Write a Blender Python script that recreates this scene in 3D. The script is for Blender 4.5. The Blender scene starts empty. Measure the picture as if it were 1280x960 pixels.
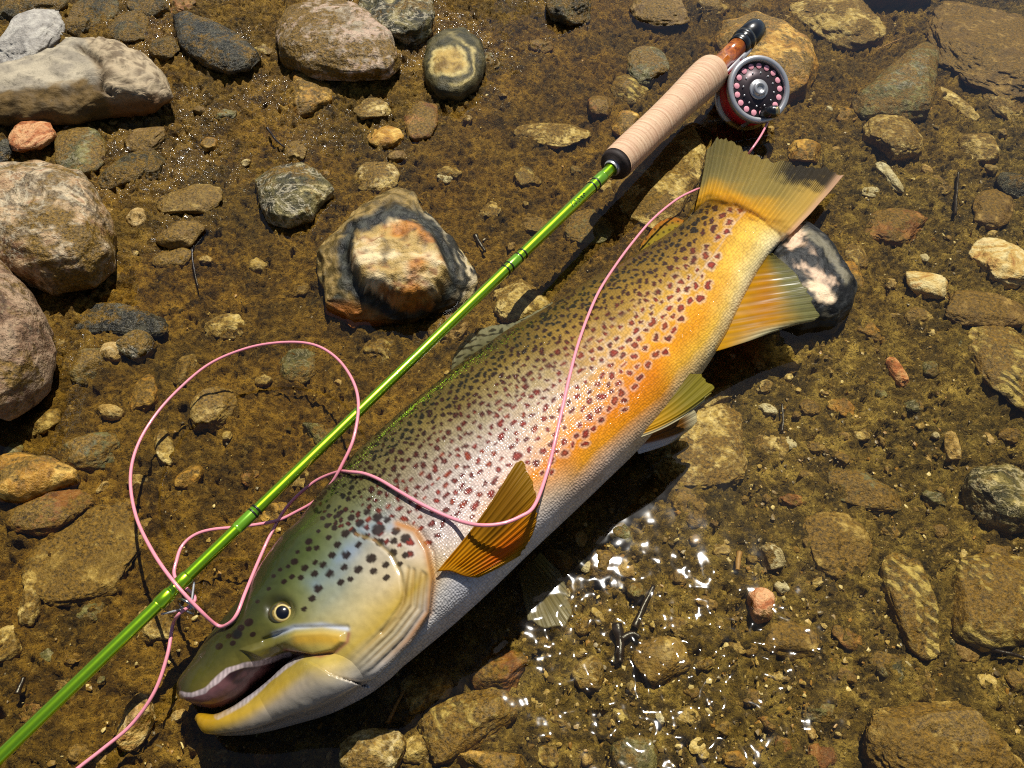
import bpy, math, random, re
import numpy as np
from mathutils import Vector
from mathutils.bvhtree import BVHTree

# ------------------------------------------------------------------ camera, sky, sun, exposure
SC = bpy.context.scene
COL = SC.collection
TILT = math.radians(36.0)
CAM = np.array([0.0, -0.363, 0.5])
FPX = 967.0                                    # focal length in pixels of the 1280 px wide photograph
cd = bpy.data.cameras.new('camera')
cd.sensor_width = 36.0; cd.lens = 36.0 * FPX / 1280.0
cd.clip_start = 0.01; cd.clip_end = 100.0
cam = bpy.data.objects.new('camera', cd); COL.objects.link(cam)
cam.location = CAM.tolist(); cam.rotation_euler = (TILT, 0, 0)
SC.camera = cam

SUN_DIR = Vector((0.14, 0.42, 0.89)).normalized()      # towards the sun
world = bpy.data.worlds.new('World'); SC.world = world; world.use_nodes = True
wn = world.node_tree
sky = wn.nodes.new('ShaderNodeTexSky'); sky.sky_type = 'NISHITA'; sky.sun_disc = False
sky.sun_elevation = math.asin(SUN_DIR.z)
sky.sun_rotation = math.atan2(SUN_DIR.x, SUN_DIR.y)
bg = wn.nodes['Background']; bg.inputs['Strength'].default_value = 0.05
wn.links.new(sky.outputs[0], bg.inputs[0])
sl = bpy.data.lights.new('sun', 'SUN'); sl.energy = 5.0; sl.angle = math.radians(0.53); sl.color = (1.0, 0.96, 0.88)
sun = bpy.data.objects.new('sun', sl); COL.objects.link(sun)
sun.rotation_euler = SUN_DIR.to_track_quat('Z', 'Y').to_euler(); sun.location = (0, 0, 3)
SC.view_settings.view_transform = 'Standard'; SC.view_settings.look = 'None'
SC.view_settings.exposure = 0.25; SC.view_settings.gamma = 1.0
SC.cycles.use_denoising = False
SC.render.filter_size = 1.15
SC.cycles.filter_width = 1.15
SC.cycles.sample_clamp_indirect = 4.0
SC.cycles.max_bounces = 6; SC.cycles.transparent_max_bounces = 12
SC.cycles.caustics_reflective = False; SC.cycles.caustics_refractive = False

# ------------------------------------------------------------------ measuring helpers
cT, sT = math.cos(TILT), math.sin(TILT)
CF = np.array([0, sT, -cT]); CU = np.array([0, cT, sT]); CR = np.array([1.0, 0, 0])
def ray(px, py):
    px = np.asarray(px, float); py = np.asarray(py, float)
    d = CR * ((px - 640) / FPX)[..., None] + CU * (-(py - 480) / FPX)[..., None] + CF
    return d
def unp(px, py, z=0.0):                        # photograph pixel -> point of the place at height z
    d = ray(px, py); t = (np.asarray(z, float) - CAM[2]) / d[..., 2]
    return CAM + d * t[..., None]
def proj(P):
    q = np.asarray(P) - CAM; f = q @ CF
    return 640 + FPX * (q @ CR) / f, 480 - FPX * (q @ CU) / f
def scale_at(p): return FPX / float((np.asarray(p) - CAM) @ CF)
def S(r, g, b, k=1.0):
    c = np.array([r, g, b], float) / 255.0
    c = np.where(c <= 0.04045, c / 12.92, ((c + 0.055) / 1.055) ** 2.4) * k
    return (float(c[0]), float(c[1]), float(c[2]), 1.0)
def ss(a, b, x):
    t = np.clip((x - a) / (b - a), 0, 1); return t * t * (3 - 2 * t)

# gradient noise
_rng = np.random.RandomState(7)
_perm = _rng.permutation(256); _perm = np.concatenate([_perm, _perm, _perm])
_g = _rng.normal(size=(256, 3)); _g /= np.linalg.norm(_g, axis=1)[:, None]
def pn(P):
    P = np.asarray(P, float); i = np.floor(P).astype(np.int64); f = P - i; i &= 255
    u = f * f * f * (f * (f * 6 - 15) + 10); out = 0
    for dx in (0, 1):
        wx = u[..., 0] if dx else 1 - u[..., 0]
        for dy in (0, 1):
            wy = u[..., 1] if dy else 1 - u[..., 1]
            for dz in (0, 1):
                wz = u[..., 2] if dz else 1 - u[..., 2]
                h = _perm[_perm[_perm[i[..., 0] + dx] + ((i[..., 1] + dy) & 255)] + ((i[..., 2] + dz) & 255)] & 255
                g = _g[h]
                out = out + wx * wy * wz * (g[..., 0] * (f[..., 0] - dx) + g[..., 1] * (f[..., 1] - dy) + g[..., 2] * (f[..., 2] - dz))
    return out * 1.5
def fbm(P, oct=4, lac=2.1, gain=0.5):
    P = np.asarray(P, float); s = 0; a = 1
    for k in range(oct):
        s = s + a * pn(P + 17.3 * k); P = P * lac; a *= gain
    return s
def polydist(x, y, pts, closed=False):
    """distance to a polyline, and inside flag when closed"""
    pts = np.asarray(pts, float); n = len(pts); d = np.full(np.shape(x), 1e9); ins = np.zeros(np.shape(x), bool)
    for k in range(n if closed else n - 1):
        ax, ay = pts[k]; bx, by = pts[(k + 1) % n]
        ex, ey = bx - ax, by - ay; L = ex * ex + ey * ey + 1e-12
        t = np.clip(((x - ax) * ex + (y - ay) * ey) / L, 0, 1)
        d = np.minimum(d, np.hypot(x - ax - t * ex, y - ay - t * ey))
        if closed and abs(ey) > 1e-9:
            c = ((ay > y) != (by > y)) & (x < ex * (y - ay) / ey + ax); ins ^= c
    return (d, ins) if closed else d
def catmull(pts, n):
    P = np.asarray(pts, float); m = len(P)
    E = np.vstack([2 * P[0] - P[1], P, 2 * P[-1] - P[-2]])
    L = np.concatenate([[0], np.cumsum(np.linalg.norm(np.diff(P, axis=0), axis=1))])
    t = np.interp(np.linspace(0, L[-1], n), L, np.arange(m)); i = np.clip(t.astype(int), 0, m - 2); f = (t - i)[:, None]
    a, b, c, d = E[i], E[i + 1], E[i + 2], E[i + 3]
    return 0.5 * (2 * b + (c - a) * f + (2 * a - 5 * b + 4 * c - d) * f ** 2 + (3 * b - 3 * c + d - a) * f ** 3)
def csample(pts, t):                            # catmull sample at station indices t
    P = np.asarray(pts, float); E = np.vstack([2 * P[0] - P[1], P, 2 * P[-1] - P[-2]])
    i = np.clip(np.asarray(t).astype(int), 0, len(P) - 2); f = (t - i)[:, None]
    a, b, c, d = E[i], E[i + 1], E[i + 2], E[i + 3]
    return 0.5 * (2 * b + (c - a) * f + (2 * a - 5 * b + 4 * c - d) * f ** 2 + (3 * b - 3 * c + d - a) * f ** 3)

# ------------------------------------------------------------------ object helpers
def mesh_np(name, V, F, smooth=True, cols=None, uv=None, extra=None):
    V = np.asarray(V, np.float32); me = bpy.data.meshes.new(name)
    if isinstance(F, np.ndarray):
        n, k = F.shape
        me.vertices.add(len(V)); me.vertices.foreach_set('co', V.ravel())
        me.loops.add(n * k); me.loops.foreach_set('vertex_index', F.astype(np.int32).ravel())
        me.polygons.add(n); me.polygons.foreach_set('loop_start', np.arange(0, n * k, k, dtype=np.int32))
        me.update(calc_edges=True)
    else:
        me.from_pydata(V.tolist(), [], F); me.update()
    me.polygons.foreach_set('use_smooth', np.full(len(me.polygons), smooth))
    if cols is not None:
        a = me.attributes.new('Col', 'FLOAT_COLOR', 'POINT')
        c = np.ones((len(V), 4), np.float32); c[:, :3] = cols; a.data.foreach_set('color', c.ravel())
    for nm, arr in (extra or {}).items():
        if arr.ndim == 1:
            a = me.attributes.new(nm, 'FLOAT', 'POINT'); a.data.foreach_set('value', arr.astype(np.float32))
        else:
            a = me.attributes.new(nm, 'FLOAT_VECTOR', 'POINT'); a.data.foreach_set('vector', arr.astype(np.float32).ravel())
    me.validate(); return me
def link(name, data, mat=None, parent=None, loc=None):
    o = bpy.data.objects.new(name, data); COL.objects.link(o)
    if mat is not None and data is not None: data.materials.append(mat)
    if parent is not None: o.parent = parent
    if loc is not None: o.location = tuple(float(v) for v in loc)
    return o
def tag(o, label=None, cat=None, group=None, kind=None):
    if label: o['label'] = label
    if cat: o['category'] = cat
    if group: o['group'] = group
    if kind: o['kind'] = kind
    return o
def grid_faces(nu, nv, closed_v=False):
    i = np.arange(nu - 1)[:, None]; j = np.arange(nv if closed_v else nv - 1)[None, :]; j2 = (j + 1) % nv
    return np.stack([i * nv + j, (i + 1) * nv + j, (i + 1) * nv + j2, i * nv + j2], -1).reshape(-1, 4)
def frames(P):
    P = np.asarray(P, float); T = np.gradient(P, axis=0); T /= np.linalg.norm(T, axis=1)[:, None] + 1e-12
    n = np.cross(T[0], [0, 0, 1.0]); n = n if np.linalg.norm(n) > 1e-3 else np.cross(T[0], [1.0, 0, 0]); n /= np.linalg.norm(n)
    Ns = []
    for t in T:
        n = n - t * (n @ t); n /= np.linalg.norm(n) + 1e-12; Ns.append(n)
    Ns = np.array(Ns); return T, Ns, np.cross(T, Ns)
def tube(P, r, ns=10, caps=True):
    P = np.asarray(P, float); r = np.broadcast_to(np.asarray(r, float), (len(P),)); T, A, B = frames(P)
    th = np.linspace(0, 2 * np.pi, ns, endpoint=False)
    V = P[:, None, :] + r[:, None, None] * (np.cos(th)[None, :, None] * A[:, None, :] + np.sin(th)[None, :, None] * B[:, None, :])
    V = V.reshape(-1, 3); F = grid_faces(len(P), ns, True).tolist()
    if caps: F += [list(range(ns))[::-1], [(len(P) - 1) * ns + k for k in range(ns)]]
    return V, F
def lathe(O, ax, prof, ns=40, caps=True):       # prof: (distance along axis, radius)
    ax = np.asarray(ax, float) / np.linalg.norm(ax); a = np.cross(ax, [0, 0, 1.0]); a /= np.linalg.norm(a); b = np.cross(ax, a)
    th = np.linspace(0, 2 * np.pi, ns, endpoint=False); V = []
    for d, r in prof: V.append(O + ax * d + r * (np.cos(th)[:, None] * a + np.sin(th)[:, None] * b))
    V = np.concatenate(V); F = grid_faces(len(prof), ns, True).tolist()
    if caps: F += [list(range(ns))[::-1], [(len(prof) - 1) * ns + k for k in range(ns)]]
    return V, F
def join(*vf):
    V, F, o = [], [], 0
    for v, f in vf:
        V.append(np.asarray(v)); F += [[k + o for k in q] for q in (f.tolist() if isinstance(f, np.ndarray) else f)]; o += len(v)
    return np.concatenate(V), F
_ico = {}
def ico(sub):
    if sub not in _ico:
        import bmesh
        bm = bmesh.new(); bmesh.ops.create_icosphere(bm, subdivisions=sub, radius=1.0)
        V = np.array([v.co[:] for v in bm.verts]); F = np.array([[v.index for v in f.verts] for f in bm.faces]); bm.free()
        _ico[sub] = (V, F)
    return _ico[sub]

# ------------------------------------------------------------------ material helpers
class NT:
    def __init__(self, name):
        self.m = bpy.data.materials.new(name); self.m.use_nodes = True
        self.t = self.m.node_tree; self.p = self.t.nodes['Principled BSDF']; self.out = self.t.nodes['Material Output']
    def n(self, typ, ins=None, **kw):
        nd = self.t.nodes.new(typ)
        for k, v in kw.items(): setattr(nd, k, v)
        for k, v in (ins or {}).items(): self.set(nd.inputs[k], v)
        return nd
    def set(self, sock, v):
        if isinstance(v, bpy.types.NodeSocket): self.t.links.new(v, sock)
        else: sock.default_value = v
    def P(self, **kw):
        for k, v in kw.items(): self.set(self.p.inputs[k.replace('_', ' ')], v)
    def noise(self, vec, scale, detail=4, rough=0.55, dist=0.0):
        return self.n('ShaderNodeTexNoise', {'Vector': vec, 'Scale': scale, 'Detail': detail, 'Roughness': rough, 'Distortion': dist}).outputs['Fac']
    def ramp(self, fac, stops, interp='LINEAR'):
        r = self.n('ShaderNodeValToRGB', {'Fac': fac}); r.color_ramp.interpolation = interp; e = r.color_ramp.elements
        while len(e) > 1: e.remove(e[-1])
        for k, (p, c) in enumerate(stops):
            el = e[0] if k == 0 else e.new(p)
            el.position = p; el.color = c if not isinstance(c, (int, float)) else (c, c, c, 1)
        return r.outputs['Color']
    def mix(self, fac, a, b, mode='MIX'):
        x = self.n('ShaderNodeMix', data_type='RGBA', blend_type=mode)
        self.set(x.inputs['Factor'], fac); self.set(x.inputs['A'], a); self.set(x.inputs['B'], b); return x.outputs['Result']
    def math(self, op, a, b=0.0, clamp=False):
        x = self.n('ShaderNodeMath', operation=op, use_clamp=clamp); self.set(x.inputs[0], a); self.set(x.inputs[1], b); return x.outputs[0]
    def bump(self, h, strength=0.5, dist=0.001, normal=None):
        b = self.n('ShaderNodeBump', {'Height': h, 'Strength': strength, 'Distance': dist})
        if normal is not None: self.t.links.new(normal, b.inputs['Normal'])
        return b.outputs['Normal']
    def attr(self, name): return self.n('ShaderNodeAttribute', attribute_name=name)
    def obj(self): return self.n('ShaderNodeTexCoord').outputs['Object']

def simple(name, col, rough=0.4, metal=0.0, coat=0.0, bump=None):
    t = NT(name); t.P(Base_Color=col, Roughness=rough, Metallic=metal)
    if coat: t.P(Coat_Weight=coat, Coat_Roughness=0.08)
    if bump:
        t.P(Normal=t.bump(t.noise(t.obj(), bump[0], 3), bump[1], bump[2]))
    return t.m

# ------------------------------------------------------------------ the stream bed
WATER = 0.019
def ground_base(x, y):
    x = np.asarray(x, float); y = np.asarray(y, float)
    up = ss(-0.05, 0.75, (-x * 0.8 + (y - 0.05) * 0.75))          # bank rising to the far left
    z = 0.004 + 0.030 * up - 0.010 * ss(0.1, 0.6, x) - 0.004 * ss(0.0, 0.35, x - y * 0.3)
    P = np.stack([x * 5.0, y * 5.0, np.zeros_like(x) + 3.1], -1)
    return z + 0.006 * pn(P)
STONES = []          # (x, y, radius, lift) silt banked against each stone
def build_ground():
    dense = 0.0015
    def axis(lo, hi, far):
        c = np.arange(lo, hi, dense); e = np.geomspace(0.004, far, 26)
        return np.concatenate([lo - e[::-1], c, hi + e])
    X = axis(-0.72, 0.74, 5.0); Y = axis(-0.33, 0.66, 5.0)
    gx, gy = np.meshgrid(X, Y, indexing='ij'); x = gx.ravel(); y = gy.ravel()
    z = ground_base(x, y)
    near = (x > -1.2) & (x < 1.2) & (y > -1) & (y < 1.3)
    for sx, sy, r, l in STONES:
        k = near & (np.abs(x - sx) < 2.2 * r) & (np.abs(y - sy) < 2.2 * r)
        z[k] += l * np.exp(-((x[k] - sx) ** 2 + (y[k] - sy) ** 2) / (0.8 * r * r))
    px, py = proj(np.stack([x, y, z], -1))
    grav = ss(-250, 350, (px - 640) * 0.8 + (py - 520) * 0.75 + 260 * pn(np.stack([x * 6, y * 6, x * 0 + 9], -1)))
    grav[~near] = 0.5
    n = near
    P = np.stack([x[n], y[n], z[n] * 0], -1)
    w = P + 0.004 * np.stack([pn(P * 60), pn(P * 60 + 5), pn(P * 60 + 9)], -1)
    big = fbm(P * 26, 3); c1 = pn(w * 85); c2 = pn(w * 170 + 4); c3 = pn(w * 330 + 7)
    h = 0.0036 * big + 0.0026 * c1 + 0.0044 * c2 + 0.0034 * c3
    pits = ss(0.25, 0.50, pn(w * 150 + 30)) * ss(-.3, .3, pn(P * 22 + 8)); h -= 0.0056 * pits
    lump = ss(0.2, 0.55, pn(w * 240 + 50)); h += 0.0018 * lump
    z[n] += h
    hh = np.zeros_like(z); hh[n] = h
    V = np.stack([x, y, z], -1)
    me = mesh_np('stream_bed', V, grid_faces(len(X), len(Y)), True, extra={'gravel': grav, 'relief': hh})
    t = NT('silt_bed'); co = t.obj(); g = t.attr('gravel').outputs['Fac']
    n1 = t.noise(co, 45, 6, 0.7, 0.4); n2 = t.noise(co, 420, 5, 0.75, 0.3); n3 = t.noise(co, 9, 3); n5 = t.noise(co, 170, 4, 0.7)
    mud = t.ramp(n1, [(0.36, S(70, 47, 8)), (0.5, S(128, 93, 21)), (0.64, S(174, 133, 44))])
    grv = t.ramp(n1, [(0.36, S(60, 46, 13)), (0.5, S(126, 101, 36)), (0.64, S(198, 168, 82))])
    c = t.mix(g, mud, grv)
    c = t.mix(t.ramp(n3, [(0.4, 0.0), (0.7, 0.5)]), c, S(84, 72, 20))
    c = t.mix(t.ramp(n5, [(0.54, 0.0), (0.68, 0.7)]), c, S(172, 138, 62))
    v = t.n('ShaderNodeTexVoronoi', {'Vector': co, 'Scale': 300.0, 'Randomness': 1.0})
    grain = t.ramp(v.outputs['Color'], [(0.66, 0.0), (0.80, 1.0)])
    inside = t.ramp(v.outputs['Distance'], [(0.22, 1.0), (0.45, 0.0)])
    gf = t.math('MULTIPLY', t.math('MULTIPLY', grain, inside), t.math('ADD', t.math('MULTIPLY', g, 0.7), 0.10))
    c = t.mix(gf, c, t.mix(t.noise(co, 90, 2), S(214, 184, 106), S(160, 132, 72)))
    dk = t.ramp(n2, [(0.37, 1.0), (0.48, 0.0)])
    c = t.mix(t.math('MULTIPLY', dk, 0.85), c, S(30, 20, 6))
    rg = t.math('ADD', t.math('MULTIPLY', n2, 0.5), 0.35)
    nc = t.bump(n5, 0.9, 0.005); nb = t.bump(n2, 1.0, 0.0036, nc); nb = t.bump(gf, 0.6, 0.0012, nb)
    film = t.n('ShaderNodeSeparateXYZ', {0: t.n('ShaderNodeNewGeometry').outputs['Position']}).outputs['Z']
    wet = t.ramp(t.math('MULTIPLY', film, 20.0), [(0.30, 0.0), (0.46, 1.0)])
    wet = t.math('MULTIPLY', wet, t.ramp(t.noise(co, 14, 3), [(0.48, 0.0), (0.62, 1.0)]))
    t.P(Base_Color=c, Roughness=rg, Normal=nb, Specular_IOR_Level=0.25, Coat_Weight=wet, Coat_Roughness=0.10, Coat_IOR=1.33)
    t.set(t.p.inputs['Coat Normal'], nc)
    o = link('stream_bed', me, t.m); o['kind'] = 'structure'
    return o

# ------------------------------------------------------------------ water
def build_water():
    def axis(lo, hi, d, far):
        c = np.arange(lo, hi, d); e = np.geomspace(0.01, far, 22); return np.concatenate([lo - e[::-1], c, hi + e])
    X = axis(-0.7, 0.74, 0.0026, 5.0); Y = axis(-0.33, 0.66, 0.0026, 5.0)
    gx, gy = np.meshgrid(X, Y, indexing='ij'); x = gx.ravel(); y = gy.ravel()
    P = np.stack([x, y, np.zeros_like(x)], -1)
    px, py = proj(np.stack([x, y, np.full_like(x, WATER)], -1))
    # a riffle runs through the near right of the pool, the rest lies calm
    rif = np.exp(-(((px - 860) / 205) ** 2 + ((py - 855) / 140) ** 2))
    rif[(y < -0.33) | (y > 1)] = 0
    calm = 0.00006 * pn(P * 22) + 0.00025 * pn(P * 7)
    c0 = unp(900, 870, WATER); swell = np.exp(-((x - c0[0]) ** 2 + (y - c0[1]) ** 2) / 0.19 ** 2)
    z = WATER + calm - 0.085 * (y - c0[1]) * swell + rif * 0.0014 * pn(P * 15 + 2)
    me = mesh_np('water', np.stack([x, y, z], -1), grid_faces(len(X), len(Y)), True, extra={'riffle': np.clip(rif * 1.05 + .02, 0, 1)})
    t = NT('clear_water'); t.t.nodes.remove(t.p)
    rp = t.n('ShaderNodeTexNoise', {'Vector': t.obj(), 'Scale': 58.0, 'Detail': 1.0, 'Roughness': 0.35}).outputs['Fac']
    bm = t.n('ShaderNodeBump', {'Height': rp, 'Strength': t.attr('riffle').outputs['Fac'], 'Distance': 0.0062}).outputs['Normal']
    tr = t.n('ShaderNodeBsdfTransparent', {'Color': (0.955, 0.93, 0.80, 1)})
    gl = t.n('ShaderNodeBsdfGlossy', {'Color': (1, 1, 1, 1), 'Roughness': 0.045, 'Normal': bm})
    fr = t.n('ShaderNodeFresnel', {'IOR': 1.333})
    mx = t.n('ShaderNodeMixShader', {0: fr.outputs[0], 1: tr.outputs[0], 2: gl.outputs[0]})
    t.t.links.new(mx.outputs[0], t.out.inputs[0])
    o = link('water', me, t.m); o['kind'] = 'structure'

# ------------------------------------------------------------------ stones
def stone_mat(name, cols, scale=40.0, wet=0.5, silt=0.0, band=0.0, speck=0.3, vein=0.0, bump=0.6, siltc=(136, 104, 36)):
    t = NT(name); co = t.obj()
    inf = t.n('ShaderNodeObjectInfo').outputs['Random']
    off = t.n('ShaderNodeVectorMath', {0: co}, operation='ADD')
    cmb = t.n('ShaderNodeCombineXYZ', {'X': t.math('MULTIPLY', inf, 7.0), 'Y': t.math('MULTIPLY', inf, 3.0), 'Z': inf})
    t.t.links.new(cmb.outputs[0], off.inputs[1]); co = off.outputs[0]
    n1 = t.noise(co, scale, 6, 0.62, 1.2); n2 = t.noise(co, scale * 4.5, 4, 0.6); n3 = t.noise(co, scale * 14, 3, 0.6); n4 = t.noise(co, scale * 0.6, 4, 0.6, 0.5)
    k = len(cols); lo, hi = 0.32, 0.68
    c = t.ramp(n1, [(lo + (hi - lo) * i / max(k - 1, 1), S(*q)) for i, q in enumerate(cols)])
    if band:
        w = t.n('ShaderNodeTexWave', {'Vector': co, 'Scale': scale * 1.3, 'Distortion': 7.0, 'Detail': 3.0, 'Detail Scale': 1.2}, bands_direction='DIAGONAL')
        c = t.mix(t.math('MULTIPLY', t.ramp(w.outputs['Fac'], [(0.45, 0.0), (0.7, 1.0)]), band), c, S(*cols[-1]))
    if vein:
        r = t.math('ABSOLUTE', t.math('SUBTRACT', t.noise(co, scale * 0.9, 5, 0.6, 2.0), 0.5))
        c = t.mix(t.math('MULTIPLY', t.ramp(r, [(0.0, 1.0), (0.035, 0.0)]), vein), c, S(205, 192, 160))
    c = t.mix(t.math('MULTIPLY', t.ramp(n2, [(0.30, 1.0), (0.46, 0.0)]), speck), c, S(46, 38, 24))
    c = t.mix(t.math('MULTIPLY', t.ramp(n3, [(0.55, 0.0), (0.72, 1.0)]), speck * 0.6), c, S(190, 172, 130))
    if silt:
        n5 = t.noise(t.n('ShaderNodeTexCoord').outputs['Object'], 420, 5, 0.75)
        q = t.math('ADD', n4, t.math('MULTIPLY', t.math('SUBTRACT', n2, 0.5), 0.5))
        m = t.ramp(q, [(0.22 + 0.5 * silt, 1.0), (0.34 + 0.5 * silt, 0.0)])
        pt = t.n('ShaderNodeNewGeometry').outputs['Pointiness']
        m = t.math('MULTIPLY', m, t.ramp(pt, [(0.52, 1.0), (0.60, 0.25)]))
        sc_ = t.ramp(n5, [(0.34, S(32, 22, 7)), (0.46, S(*[v * 0.72 for v in siltc])), (0.62, S(*siltc)), (0.75, S(*[min(255, v * 1.3) for v in siltc]))])
        c = t.mix(m, c, sc_)
    rough = t.math('ADD', t.math('MULTIPLY', n2, 0.25), 0.62 - 0.5 * wet, True)
    hh = t.math('ADD', n2, t.math('MULTIPLY', n3, 0.5)); hh = t.math('ADD', hh, n1)
    t.P(Base_Color=c, Roughness=rough, Normal=t.bump(t.noise(t.obj(), 420, 5, 0.75), 0.6, 0.0015, t.bump(hh, bump, 0.004)), Specular_IOR_Level=0.35)
    return t.m
SM = {
 'silt':   stone_mat('silted_stone', [(80, 60, 20), (136, 108, 44), (204, 176, 104)], 45, 0.4, 0.6, speck=0.45),
 'siltpale': stone_mat('pale_silted_stone', [(110, 84, 34), (182, 154, 82), (228, 206, 142)], 55, 0.4, 0.5, speck=0.45, vein=0.35),
 'quartz': stone_mat('cream_quartz', [(150, 90, 36), (200, 168, 104), (226, 212, 172), (190, 142, 76)], 40, 0.5, 0.15, speck=0.3, bump=0.6),
 'slate':  stone_mat('dark_slate', [(22, 22, 19), (44, 43, 34), (78, 74, 56)], 60, 0.85, 0.3, speck=0.35, vein=0.15, bump=0.8),
 'slatesilt': stone_mat('silted_slate', [(34, 32, 22), (62, 55, 30), (112, 100, 60)], 60, 0.8, 0.5, speck=0.45, bump=0.8),
 'grey':   stone_mat('dry_grey_stone', [(128, 122, 114), (164, 158, 148), (192, 186, 172)], 55, 0.05, 0.0, speck=0.4, bump=0.5),
 'pink':   stone_mat('pink_grey_granite', [(46, 32, 16), (128, 92, 60), (180, 150, 110), (92, 76, 54), (196, 174, 138), (136, 72, 24)], 24, 0.55, 0.36, speck=0.6, vein=0.5, bump=0.9),
 'rose':   stone_mat('weathered_rose_stone', [(66, 48, 32), (128, 98, 72), (166, 138, 108), (92, 74, 54)], 30, 0.3, 0.3, speck=0.8, bump=1.0),
 'dome':   stone_mat('silted_grey_dome', [(110, 88, 56), (156, 140, 116), (190, 160, 136), (120, 108, 88)], 30, 0.55, 0.5, speck=0.6, vein=0.3, bump=0.9),
 'yellow': stone_mat('ochre_stone', [(104, 66, 16), (170, 122, 38), (222, 182, 92)], 48, 0.5, 0.48, speck=0.4),
 'orange': stone_mat('orange_stone', [(112, 62, 28), (176, 104, 56), (214, 164, 112), (160, 84, 40)], 60, 0.5, 0.15, speck=0.45),
 'olive':  stone_mat('olive_stone', [(48, 46, 22), (82, 78, 38), (146, 138, 82)], 55, 0.6, 0.5, speck=0.45, vein=0.3),
 'green':  stone_mat('blue_green_slab', [(58, 62, 40), (88, 92, 66), (122, 122, 88)], 40, 0.5, 0.55, speck=0.4),
 'band':   stone_mat('banded_and_caustic_stone', [(50, 42, 18), (84, 68, 28), (200, 176, 98)], 40, 0.6, 0.5, band=0.75, speck=0.35),  # pale bands: rock strata, and on some stones light ripples painted in
 'darkpale': stone_mat('dark_stone_pale_veins', [(24, 24, 16), (54, 52, 32), (112, 102, 58), (214, 194, 134)], 36, 0.7, 0.3, speck=0.35, vein=0.7, bump=0.9),
 'tan':    stone_mat('tan_pebble_stone', [(134, 102, 48), (180, 148, 86), (214, 192, 140)], 90, 0.5, 0.3, speck=0.35),
 'white':  stone_mat('pale_pebble_stone', [(150, 134, 96), (196, 182, 142), (222, 214, 186)], 90, 0.5, 0.25, speck=0.3),
 'brown':  stone_mat('brown_stone', [(62, 44, 17), (112, 84, 36), (178, 146, 82)], 55, 0.5, 0.52, speck=0.45),
 'redd':   stone_mat('reddish_stone', [(76, 44, 16), (128, 80, 30), (176, 130, 68)], 55, 0.5, 0.52, speck=0.4),
}
def vc_stone_mat(name, wet=0.5, sc=60, bump=0.7):
    t = NT(name); co = t.obj(); c = t.attr('Col').outputs['Color']
    n2 = t.noise(co, sc * 4, 4, 0.6); n3 = t.noise(co, sc * 12, 3, 0.6)
    k = t.math('ADD', 0.62, t.math('MULTIPLY', t.math('ADD', n2, n3), 0.38))
    cc = t.n('ShaderNodeCombineColor', {0: k, 1: k, 2: k}).outputs[0]
    c = t.mix(1.0, c, cc, 'MULTIPLY')
    c = t.mix(t.math('MULTIPLY', t.ramp(n2, [(0.3, 1.0), (0.44, 0.0)]), 0.4), c, S(44, 36, 22))
    t.P(Base_Color=c, Roughness=t.math('ADD', t.math('MULTIPLY', n2, 0.25), 0.62 - 0.5 * wet, True), Normal=t.bump(t.math('ADD', n2, t.math('MULTIPLY', n3, 0.6)), bump, 0.002), Specular_IOR_Level=0.25)
    return t.m

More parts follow.
